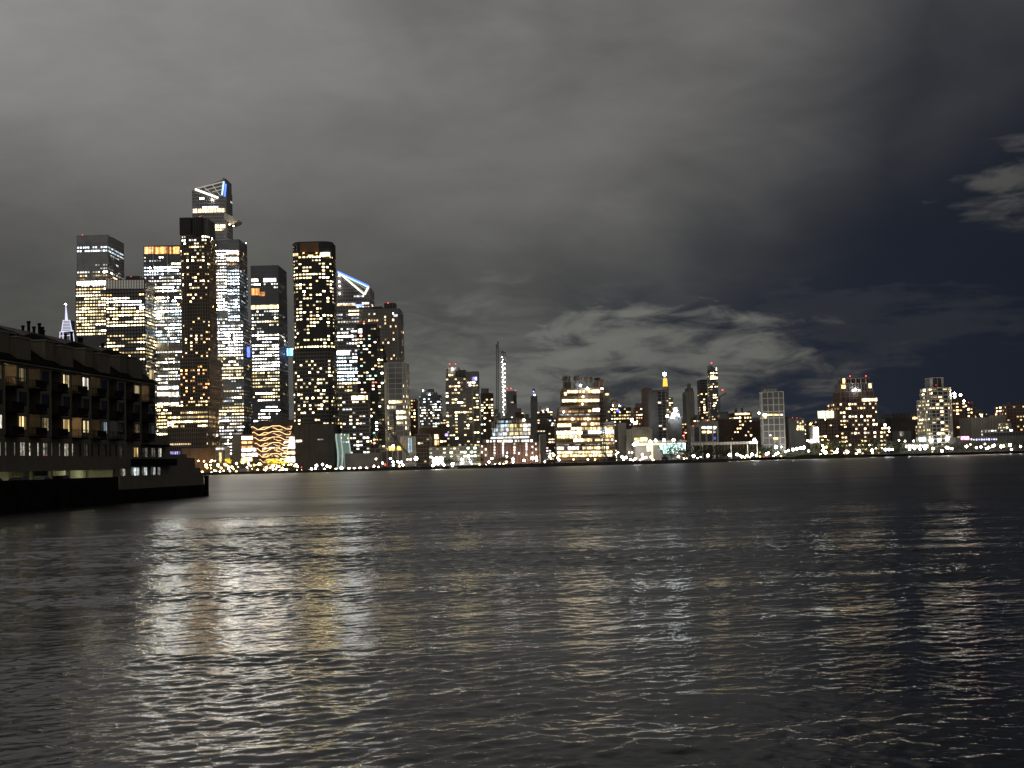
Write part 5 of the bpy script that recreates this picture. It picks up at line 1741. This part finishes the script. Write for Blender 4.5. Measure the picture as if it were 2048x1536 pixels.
rnd = random.Random(77)
spots = [('tree lit amber below the bronze podium', 'trees under the amber lamps', [(x, 1330, 11, 11) for x in (420, 431, 446, 466, 505, 516, 527)]),
         ('dark tree in front of the red brick drum hall', 'trees before the brick hall', [(x, 1392, 9, 9) for x in (895, 903, 913, 947, 963, 996, 1004, 1012)]),
         ('dark tree between teal hall and canopy roof', 'trees below the canopy roof', [(x, 1425, 13, 14) for x in (1342, 1360, 1371, 1384, 1398, 1412, 1424, 1437, 1449)]),
         ('dark tree on the low bank left of the raised lawn pier', 'trees left of the lawn pier', [(x, 1492, 14, 14) for x in (1470, 1485, 1500, 1516, 1531, 1545, 1556)]),
         ('dark tree at the foot of the stepped brick tower', 'trees below the stepped brick tower', [(x, 1494, 17, 18) for x in (1633, 1648, 1662, 1678, 1694, 1710, 1727, 1741, 1754, 1768, 1782, 1796)]),
         ('dark low tree along the right-hand promenade', 'trees on the right promenade', [(x, 1494, 10, 12) for x in (1808, 1822, 1841, 1858, 1875, 1892, 1910, 1925, 1942, 1958, 1976, 1994, 2012, 2030, 2046)]),
         ('dark tree on the raised lawn pier', 'trees on the lawn pier', [(x, 1492, 8, 9) for x in (1574, 1584, 1596, 1606, 1618)])]
k = 0
for lab, grp, ls in spots:
    for (x, Y, h, w) in ls:
        tree(x + rnd.uniform(-3, 3), Y + rnd.uniform(-6, 6), h * rnd.uniform(.75, 1.2), w * rnd.uniform(.8, 1.25), lab, grp, k)
        k += 1

# little moored boat by the short pier
bt = empty('moored_boat', (gx(906, 1226), 1226, 0), 'small white-lit boat moored at the short black pier', 'boat')
x = gx(906, 1226)
hl = MB()
hl.v = [(x - 3, 1225, .1), (x + 3.4, 1225.6, .1), (x + 3.2, 1227, .1), (x - 3, 1227.4, .1), (x - 3.3, 1224.6, 1.5), (x + 4.4, 1226, 1.8), (x + 4.2, 1226.6, 1.8), (x - 3.3, 1227.9, 1.5)]
hl.f = [(0, 1, 5, 4), (1, 2, 6, 5), (2, 3, 7, 6), (3, 0, 4, 7), (4, 5, 6, 7), (3, 2, 1, 0)]
hl.c = [None] * 6
hl.build('hull', M['pale'], bt)
MB().box(x - 1.8, x + .8, 1225.4, 1227.2, 1.5, 3.4).build('cabin', M['pale'], bt)
pane_obj(bt, Vector((x - .5, 1225.3, 2.6)), Vector((1, 0, 0)), 1.8, .8, (1, .95, .85), 2.0, .1, 'window')
globe(bt, (x - 1.5, 1226, 4.2), .5, 'white', 'mast_lamp')


# ------------------------------------------------------------------ the near apartment building on its pier
def siding(name, col):
    m, nt, out = new_mat(name)
    k = NG(nt)
    p = k.n('ShaderNodeBsdfPrincipled')
    geo = k.n('ShaderNodeNewGeometry')
    sp = k.n('ShaderNodeSeparateXYZ')
    nt.links.new(geo.outputs['Position'], sp.inputs[0])
    nz = k.noise(geo.outputs['Position'], .5, 5, .6)
    st = k.noise(k.comb(k.m('MULTIPLY', sp.outputs[1], 2.0), sp.outputs[0], k.m('MULTIPLY', sp.outputs[2], .15)), 1.0, 4, .6)
    f = k.m('MULTIPLY', k.lin(nz, .25, .75, .8, 1.15), k.lin(st, .3, .7, .85, 1.1))
    nt.links.new(k.scale(col, f), p.inputs['Base Color'])
    p.inputs['Roughness'].default_value = .75
    saw = k.m('FRACT', k.m('MULTIPLY', sp.outputs[2], 5.0))
    b = k.n('ShaderNodeBump')
    b.inputs['Strength'].default_value = .5
    b.inputs['Distance'].default_value = .02
    nt.links.new(saw, b.inputs['Height'])
    nt.links.new(b.outputs[0], p.inputs['Normal'])
    nt.links.new(p.outputs[0], out.inputs[0])
    return m


M['siding'] = siding('beige_siding', (.17, .145, .10))
M['shingle'] = surf('black_shingles', (.010, .009, .008), .95, .4, 1.2, spec=.02, bump=.4, bscale=6)
M['roofb'] = surf('brown_roof', (.10, .085, .065), .9, .3, .8, bump=.3, bscale=5)
M['rail'] = surf('black_railing', (.010, .010, .010), .7, .2, 2.0, spec=.1)
M['trim'] = surf('pale_trim', (.26, .235, .18), .7, .2, .8)
M['garage'] = surf('garage_paint', (.62, .62, .44), .7, .2, .5)
M['pierdark'] = surf('tarred_pier', (.012, .0105, .009), .95, .5, .5, spec=.04, bump=.4)
M['pane'] = surf('window_glass', (.02, .022, .024), .06, .2, .3, spec=.8)
M['frame'] = surf('window_frame', (.05, .045, .04), .6, .2, 1.0)
ALC = [lamp_mat('balcony_lamp_dim', (1, .72, .46), 55.0), lamp_mat('balcony_lamp', (1, .70, .44), 170.0), lamp_mat('balcony_lamp_bright', (1, .66, .36), 330.0),
       lamp_mat('balcony_lamp_grey', (.9, .92, 1), 45.0)]
TUBE = lamp_mat('garage_tube', (1, 1, .70), 11.0)

PA = at(0, 850, 168)
PB = at(300, 850, 221)
E_ = Vector((PB.x - PA.x, PB.y - PA.y, 0)).normalized()
N_ = Vector((E_.y, -E_.x, 0))
A0 = Vector((PA.x, PA.y, 0))


def P(s, d, z):
    return A0 + E_ * s + N_ * d + Vector((0, 0, z))


def bx(mb, s0, s1, d0, d1, z0, z1):
    mb.obox(P(s0, d0, z0), E_ * (s1 - s0), N_ * (d1 - d0), Vector((0, 0, z1 - z0)))
    return mb


apt = empty('apartment_building', P(25, -8, 2.0), 'long beige apartment building with balconies and stepped dark roofs on the near pier', 'building')
BAY, S0 = 6.85, 1.1
K0, K1 = -3, 8
SA, SB = S0 + BAY * K0, S0 + BAY * K1
FLZ = [15.4, 12.4, 9.4]
bx(MB(), SA, SB, -17, -1.7, 5.3, 18.3).build('wall', M['siding'], apt)
# pier deck, fascia and piles
pier = empty('pier', P(25, 0, 0), 'black timber pier carrying the beige apartment building', 'pier')
bx(MB(), SA - 6, 79.5, -22, .9, 1.0, 2.0).build('deck', M['pierdark'], pier)
bx(MB(), SA - 6, 79.5, .55, .95, -.6, 1.9).build('fascia', M['pierdark'], pier)
bx(MB(), 79.0, 79.6, -22, .95, -.6, 1.9).build('fascia', M['pierdark'], pier)
for i in range(9):
    MB().tube(P(SA + i * 11.3 + (i % 3) * 1.7, 1.05, -2), P(SA + i * 11.3 + (i % 3) * 1.7, 1.05, 1.7), .2, .18, 7).build('pile', M['pierdark'], pier)
for s in (79.2, 80.0):
    MB().tube(P(s, .9, -2), P(s, .9, 3.6), .3, .28, 8).build('pile', M['pierdark'], pier)
# parapets
bx(MB(), SA - 6, 37.5, .35, .6, 2.0, 3.9).build('parapet', M['pierdark'], apt)
bx(MB(), 38.2, 79.0, .30, .55, 2.0, 4.0).build('parapet', M['siding'], apt)

# window-storey between garage and flats
NARROW, WIDE = .65, 1.65
lowwin = []
for k in range(K0, 6):
    b = S0 + BAY * k
    for off, w in ((2.75, NARROW), (4.5, WIDE), (7.1, NARROW)):
        s = b + off
        if SA + .4 < s < 40.5:
            lowwin.append((s, w, k))
lowwin.sort()
bx(MB(), SA, SB, -1.7, 0, 5.3, 6.85).build('wall', M['siding'], apt)
bx(MB(), SA, SB, -1.7, 0, 8.62, 9.35).build('wall', M['siding'], apt)
prev = SA
for (s, w, k) in lowwin:
    bx(MB(), prev, s, -1.7, 0, 6.85, 8.62).build('wall', M['siding'], apt)
    prev = s + w
bx(MB(), prev, SB, -1.7, 0, 6.85, 8.62).build('wall', M['siding'], apt)
DAP = emit_obj('room_and_reflection_glow', 0.0, 3.2, 2.6)  # dappled glow; on the small windows it stands in for reflected city lights
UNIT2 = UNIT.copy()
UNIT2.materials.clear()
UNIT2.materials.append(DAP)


def wpane(s0, s1, z0, z1, d, parent, lit=None, name='pane', dapple=False):
    """glass or lit pane; lit = (colour, strength)"""
    if lit is None:
        return bx(MB(), s0, s1, d - .03, d, z0, z1).build(name, M['pane'], parent)
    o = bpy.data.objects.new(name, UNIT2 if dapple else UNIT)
    COL.objects.link(o)
    o.parent = parent
    c = P((s0 + s1) / 2, d - .015, (z0 + z1) / 2)
    o.location = c - Vector(parent['_o'])
    o.rotation_euler = (0, 0, math.atan2(E_.y, E_.x))
    o.scale = (s1 - s0, .03, z1 - z0)
    o.color = (*lit[0], lit[1] / 10)
    return o


def window(s0, s1, z0, z1, d=-.08, lit=None, splits=3, dapple=False, rnd=random.Random(31)):
    fr = MB()
    t = .07
    bx(fr, s0, s1, d - .05, d + .04, z0, z0 + t)
    bx(fr, s0, s1, d - .05, d + .04, z1 - t, z1)
    bx(fr, s0, s0 + t, d - .05, d + .04, z0 + t, z1 - t)
    bx(fr, s1 - t, s1, d - .05, d + .04, z0 + t, z1 - t)
    for i in range(1, splits):
        s = s0 + (s1 - s0) * i / splits
        bx(fr, s - t * .5, s + t * .5, d - .05, d + .04, z0 + t, z1 - t)
    w = fr.build('window', M['frame'], apt)
    for i in range(splits):
        a, b = s0 + (s1 - s0) * i / splits + t * .5, s0 + (s1 - s0) * (i + 1) / splits - t * .5
        l = None
        if lit:
            l = (lit[0], lit[1] * rnd.choice((.15, .5, .9, 1.15)))
        wpane(a, b, z0 + t, z1 - t, d - .01, w, l, 'pane', dapple)
        if lit and not dapple and rnd.random() < .75:      # drawn curtain edge
            c = a + (b - a) * rnd.uniform(.1, .6)
            bx(MB(), c, c + (b - a) * .22, d - .004, d + .006, z0 + t, z1 - t).build('curtain', M['bronze'], w)
    return w


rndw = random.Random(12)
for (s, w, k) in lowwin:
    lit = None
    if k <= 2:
        lit = ((1, .92, .74), rndw.uniform(.18, .5))  # glow put in for city lights mirrored in the glass
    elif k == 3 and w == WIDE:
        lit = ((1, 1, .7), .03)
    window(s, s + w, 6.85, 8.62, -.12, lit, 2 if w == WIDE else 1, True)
globe(apt, P(S0 + BAY * 1 + 5.3, .05, 7.0), .07, 'red', 'red_signal')

# flats: per bay an open balcony alcove and a window
YEL, ORA, WHI, BLU = (1, .80, .42), (1, .66, .26), (1, .93, .75), (.75, .88, 1)
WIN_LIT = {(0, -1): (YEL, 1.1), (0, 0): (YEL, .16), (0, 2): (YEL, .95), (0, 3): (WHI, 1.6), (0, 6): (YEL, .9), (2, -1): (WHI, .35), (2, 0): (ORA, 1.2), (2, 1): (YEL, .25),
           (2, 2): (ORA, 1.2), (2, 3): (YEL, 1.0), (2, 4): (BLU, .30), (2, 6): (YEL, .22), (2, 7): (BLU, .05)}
DAPW = {(2, 1), (2, -1), (2, 6)}  # dappled panes; the first holds a dotted reflection put in as glow
ALC_LIT = {(0, 0): 1, (0, 1): 0, (0, 3): 0, (0, 4): 0, (0, 7): 1, (2, 3): 2, (2, 4): 0, (2, 5): 3, (2, 1): 0}
lamp_small = {i: MB().ball((0, 0, 0), .13, 8, 5).mesh('balcony_lamp', m) for i, m in enumerate(ALC)}
for fi, z0 in enumerate(FLZ):
    z1 = z0 + 2.98 if fi else 18.3
    for k in range(K0, K1):
        b = S0 + BAY * k
        a0, a1 = b + .22, b + 3.6
        w0, w1 = b + 4.25, b + 6.55
        if fi == 2 and k == 7:
            pass
        # divider fin, window wall pieces
        bx(MB(), b, b + .22, -1.7, .06, z0, z1).build('wall', M['trim'] if k % 2 == 0 else M['siding'], apt)
        wl = MB()
        bx(wl, a1, b + BAY, -1.7, 0, z0, z0 + .72)
        bx(wl, a1, b + BAY, -1.7, 0, z0 + 2.48, z1)
        bx(wl, a1, w0, -1.7, 0, z0 + .72, z0 + 2.48)
        bx(wl, w1, b + BAY, -1.7, 0, z0 + .72, z0 + 2.48)
        wl.build('wall', M['siding'], apt)
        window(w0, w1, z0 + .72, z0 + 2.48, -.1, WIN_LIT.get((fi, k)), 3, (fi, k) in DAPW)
        # alcove ceiling and glazed door at its back
        bx(MB(), a0, a1, -1.7, 0, z1 - .22, z1).build('ceiling', M['siding'], apt)
        window(a0 + 1.9, a0 + 3.2, z0 + .1, z0 + 2.2, -1.62, None, 2)
        # balcony with railing
        bal = bx(MB(), a0, a1, -1.7, .95, z0 - .2, z0 + .02).build('balcony', M['pierdark'], apt)
        rl = MB()
        for zz in (z0 + .12, z0 + 1.0):
            bx(rl, a0, a1, .88, .95, zz, zz + .07)
            for e in (a0, a1 - .06):
                bx(rl, e, e + .06, 0, .95, zz, zz + .07)
        n = 3 if ALC_LIT.get((fi, k)) else 14
        for i in range(n + 1):
            s = a0 + (a1 - a0 - .06) * i / n
            bx(rl, s, s + .05, .89, .94, z0 + .1, z0 + 1.0)
        for e in (a0, a1 - .05):
            for i in range(1, 4):
                bx(rl, e, e + .05, .22 * i, .22 * i + .05, z0 + .1, z0 + 1.0)
        rl.build('railing', M['rail'], bal)
        if not ALC_LIT.get((fi, k)):
            bx(MB(), a0 + .05, a1 - .05, .90, .915, z0 + .14, z0 + .98).build('railing_screen', M['rail'], bal)
            bx(MB(), a1 - .03, a1 - .015, .05, .88, z0 + .14, z0 + .98).build('railing_screen', M['rail'], bal)
        li = ALC_LIT.get((fi, k))
        if li is not None:
            o = bpy.data.objects.new('balcony_lamp', lamp_small[li])
            COL.objects.link(o)
            o.parent = apt
            o.location = P(a0 + .45, -1.05, z1 - .45) - Vector(apt['_o'])
rs = random.Random(8)
for (fi, k) in ((0, 0), (0, 3), (2, 4)):        # a little furniture on the lit balconies
    b = S0 + BAY * k
    z0 = FLZ[fi]
    for i in range(2):
        s = b + 1.0 + i * 1.1
        ch = empty('balcony_chair', P(s, -.6, z0 + .02), ['dark chair on the lit top-floor balcony nearest the left edge', 'dark chair on the lit top balcony beside the brightest window',
                   'dark chair on the dim balcony beside the bluish window'][((0, 0), (0, 3), (2, 4)).index((fi, k))], 'chair', 'balcony chairs on lit balconies %d' % (fi * 10 + k))
        mb = MB()
        bx(mb, s - .25, s + .25, -.85, -.35, z0 + .40, z0 + .47)
        mb.build('seat', M['rail'], ch)
        bx(MB(), s - .25, s + .25, -.90, -.85, z0 + .40, z0 + .95).build('backrest', M['rail'], ch)
        for ds in (-.22, .18):
            for dd in (-.85, -.42):
                bx(MB(), s + ds, s + ds + .04, dd, dd + .04, z0 + .02, z0 + .40).build('leg', M['rail'], ch)

# eave, lower roof skirt, set-back attic and upper roof
bx(MB(), SA, SB + .3, -1.7, .45, 18.3, 18.55).build('eave', M['trim'], apt)


def slope(s0, s1, da, za, db, zb, th, mat, name, parent=apt):
    mb = MB()
    a, b = P(s0, da, za), P(s0, db, zb)
    mb.v = [tuple(v) for v in (a, P(s1, da, za), P(s1, db, zb), b)]
    mb.v += [(x, y, z - th) for x, y, z in mb.v]
    mb.f = [(0, 1, 2, 3), (7, 6, 5, 4), (0, 4, 5, 1), (1, 5, 6, 2), (2, 6, 7, 3), (3, 7, 4, 0)]
    mb.c = [None] * 6
    return mb.build(name, mat, parent)


slope(SA, SB + .2, .45, 18.6, -3.2, 21.1, .2, M['shingle'], 'roof')
bx(MB(), SA, SB, -16, -3.2, 18.3, 21.6).build('wall', M['siding'], apt)
slope(SA, SB, -3.1, 21.6, -8.2, 24.6, .2, M['roofb'], 'roof')
slope(SA, SB, -8.2, 24.6, -16, 21.0, .2, M['roofb'], 'roof')
mb = MB()
mb.v = [tuple(P(SB, d, z)) for d, z in ((-3.2, 21.0), (-3.2, 21.5), (-8.2, 24.4), (-16, 20.9), (-16, 18.3), (-3.2, 18.3))]
mb.f = [(0, 1, 2, 3, 4, 5)]
mb.c = [None]
mb.build('gable', M['siding'], apt)
for j in range(-1, 5):
    b = S0 - 2.2 + BAY * 2 * j + 3.0
    if b + 7 > SB + 1:
        continue
    # tall dormer with flat soffit, and a lower one stepping out in front of it
    for (o, ln, din, dout, zt) in ((0.0, 4.8, -6.5, -1.0, 22.1), (3.0, 4.2, -6.5, -.1, 21.6)):
        dm = bx(MB(), b + o, b + o + ln, din, dout, 18.6, zt).build('dormer', M['siding'], apt)
        bx(MB(), b + o - .12, b + o + ln, din, dout + .12, zt, zt + .16).build('soffit', M['trim'], dm)
        hp = MB()
        v = [P(b + o - .1, dout + .1, zt + .16), P(b + o + ln, dout + .1, zt + .16), P(b + o + ln, din, zt + .16), P(b + o - .1, din, zt + .16),
             P(b + o + 1.7, dout - 2.5, zt + 1.25), P(b + o + ln, dout - 2.5, zt + 1.25)]
        hp.v = [tuple(x) for x in v]
        hp.f = [(0, 1, 5, 4), (3, 0, 4), (1, 2, 5), (2, 3, 4, 5), (3, 2, 1, 0)]
        hp.c = [None] * 5
        hp.build('hip_roof', M['shingle'], dm)
# lit attic window at the far end
window(SB - 2.6, SB - .5, 18.9, 21.0, -3.15 + .06, None, 3)
window(SB - 3.0, SB - .7, 19.1, 20.7, .02, (YEL, .8), 3)
# vent pipes on the ridge
for px, h, r in ((46, .5, .20), (57.5, 1.3, .22), (68, .7, .21), (79, 1.35, .22), (84, .9, .28), (87, .5, .2), (131, .7, .2), (143, 1.2, .22), (158, .6, .2), (163, .6, .2), (205, .5, .2)):
    # find s on the ridge for this pixel
    rr = ray(px, 680)
    q = P(0, -8.2, 0)
    # solve (q + E_*s).x / (q + E_*s).y = rr.x / rr.y
    kx = rr.x / rr.y
    s = (kx * q.y - q.x) / (E_.x - kx * E_.y)
    vp = MB().tube(P(s, -8.2, 24.2), P(s, -8.2, 24.5 + h), r, r, 8)
    vp.tube(P(s, -8.2, 24.5 + h), P(s, -8.2, 24.75 + h), r * 1.35, r * 1.35, 8)
    vp.build('vent_pipe', M['rail'], apt)

# garage level
bx(MB(), SA, SB, -17, -.2, 2.0, 2.85).build('garage_floor', M['asphalt'], apt)
bx(MB(), SA, 38.0, -10.2, -10.0, 2.15, 5.3).build('garage_wall', M['garage'], apt)
bx(MB(), SA, 38.0, -10.0, -.02, 5.22, 5.3).build('garage_ceiling', M['garage'], apt)
bx(MB(), 37.8, 38.0, -10.0, -.4, 2.15, 5.22).build('garage_wall', M['garage'], apt)
bx(MB(), 25.5, 37.8, -4.2, -4.0, 2.15, 5.22).build('garage_wall', M['garage'], apt)
bx(MB(), SA, 38.2, -.25, .05, 4.95, 5.3).build('beam', M['siding'], apt)
for i in range(9):
    s = SA + 3 + i * 6.0
    bx(MB(), s, s + .45, -2.4, -1.95, 2.15, 5.22).build('column', M['garage'], apt)
for i in range(10):
    s = SA + 5 + i * 5.3
    if s > 35:
        continue
    dd = -6.0 if s < 24 else -2.4
    bx(MB(), s, s + 1.9, dd, dd + .25, 5.08, 5.2).build('ceiling_light', TUBE, apt)


def car(s, d, label, paint, heading=0):
    t = empty('parked_car', P(s, d, 2.85), label, 'car', 'cars parked in the lit garage')
    z = 2.85
    prof = [(-2.2, .35), (-2.25, .75), (-1.5, .92), (-.95, 1.42), (.55, 1.46), (1.35, .98), (2.15, .86), (2.25, .4)]
    bod = MB()
    w = .86
    n0 = len(prof)
    for sg in (-1, 1):
        for (u, v) in prof:
            ww = w if v < 1.0 else w * .8
            bod.v.append(tuple(P(s + u, d + sg * ww, z + v)))
    for i in range(n0):
        j = (i + 1) % n0
        bod.f.append((i, j, n0 + j, n0 + i))
        bod.c.append(None)
    bod.f += [tuple(range(n0 - 1, -1, -1)), tuple(range(n0, 2 * n0))]
    bod.c += [None, None]
    bod.build('body', paint, t)
    gl = MB()
    gl.v = [tuple(P(s + u, d + .87 * (1 if v < 1.05 else .83), z + v)) for u, v in ((-1.25, 1.0), (-.85, 1.36), (.5, 1.38), (1.05, 1.0))]
    gl.f = [(0, 1, 2, 3)]
    gl.c = [None]
    gl.build('window', M['pane'], t)
    for u in (-1.4, 1.4):
        for sg in (-1, 1):
            MB().tube(P(s + u, d + sg * .72, z + .33), P(s + u, d + sg * .9, z + .33), .33, .33, 12).build('wheel', M['rail'], t)


CP = [surf('car_white', (.6, .6, .58), .3, .05), surf('car_black', (.01, .01, .01), .25, .05), surf('car_grey', (.12, .12, .13), .3, .05)]
car(1.0, -1.4, 'white car in the garage at the left edge of the view', CP[0])
car(8.6, -1.5, 'grey car parked second from the left in the lit garage', CP[2])
car(15.2, -1.4, 'white car parked in the middle of the lit garage', CP[0])
car(21.6, -1.5, 'black car parked rightmost in the lit garage', CP[1])
car(-6, -1.5, 'grey car in the garage just outside the left edge', CP[2])

# lower end of the building: two-storey block with terrace, then low walls
bx(MB(), 38.2, SB, -1.7, -.15, 2.0, 5.3).build('wall', M['siding'], apt)
bx(MB(), SB, 62.6, -14, .02, 2.0, 10.4).build('wall', M['siding'], apt)
bx(MB(), 44.5, 62.4, .02, 1.3, 5.4, 6.5).build('terrace', M['pierdark'], apt)
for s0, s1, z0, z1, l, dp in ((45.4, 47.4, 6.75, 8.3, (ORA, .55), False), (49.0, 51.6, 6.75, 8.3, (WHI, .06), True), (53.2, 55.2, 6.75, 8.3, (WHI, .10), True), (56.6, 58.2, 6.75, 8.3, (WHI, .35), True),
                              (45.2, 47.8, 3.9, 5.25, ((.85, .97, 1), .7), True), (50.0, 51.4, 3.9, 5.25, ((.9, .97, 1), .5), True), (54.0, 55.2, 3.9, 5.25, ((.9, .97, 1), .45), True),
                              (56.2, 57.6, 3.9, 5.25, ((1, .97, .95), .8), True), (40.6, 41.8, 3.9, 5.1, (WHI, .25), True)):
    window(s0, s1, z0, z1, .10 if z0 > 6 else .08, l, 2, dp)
bx(MB(), 48.8, 60.6, .04, 1.1, 8.5, 8.75).build('awning', M['pierdark'], apt)
bx(MB(), 62.6, 71.5, -12, .0, 2.0, 7.3).build('wall', M['siding'], apt)
bx(MB(), 71.5, 76.0, -12, .0, 2.0, 6.7).build('wall', M['siding'], apt)
bx(MB(), 76.0, 79.0, -12, .0, 2.0, 5.0).build('wall', M['siding'], apt)

number_groups(('street_lamp', 'marker_light', 'tree', 'balcony_chair'))
# tidy helper properties
for o in bpy.data.objects:
    if '_o' in o:
        del o['_o']
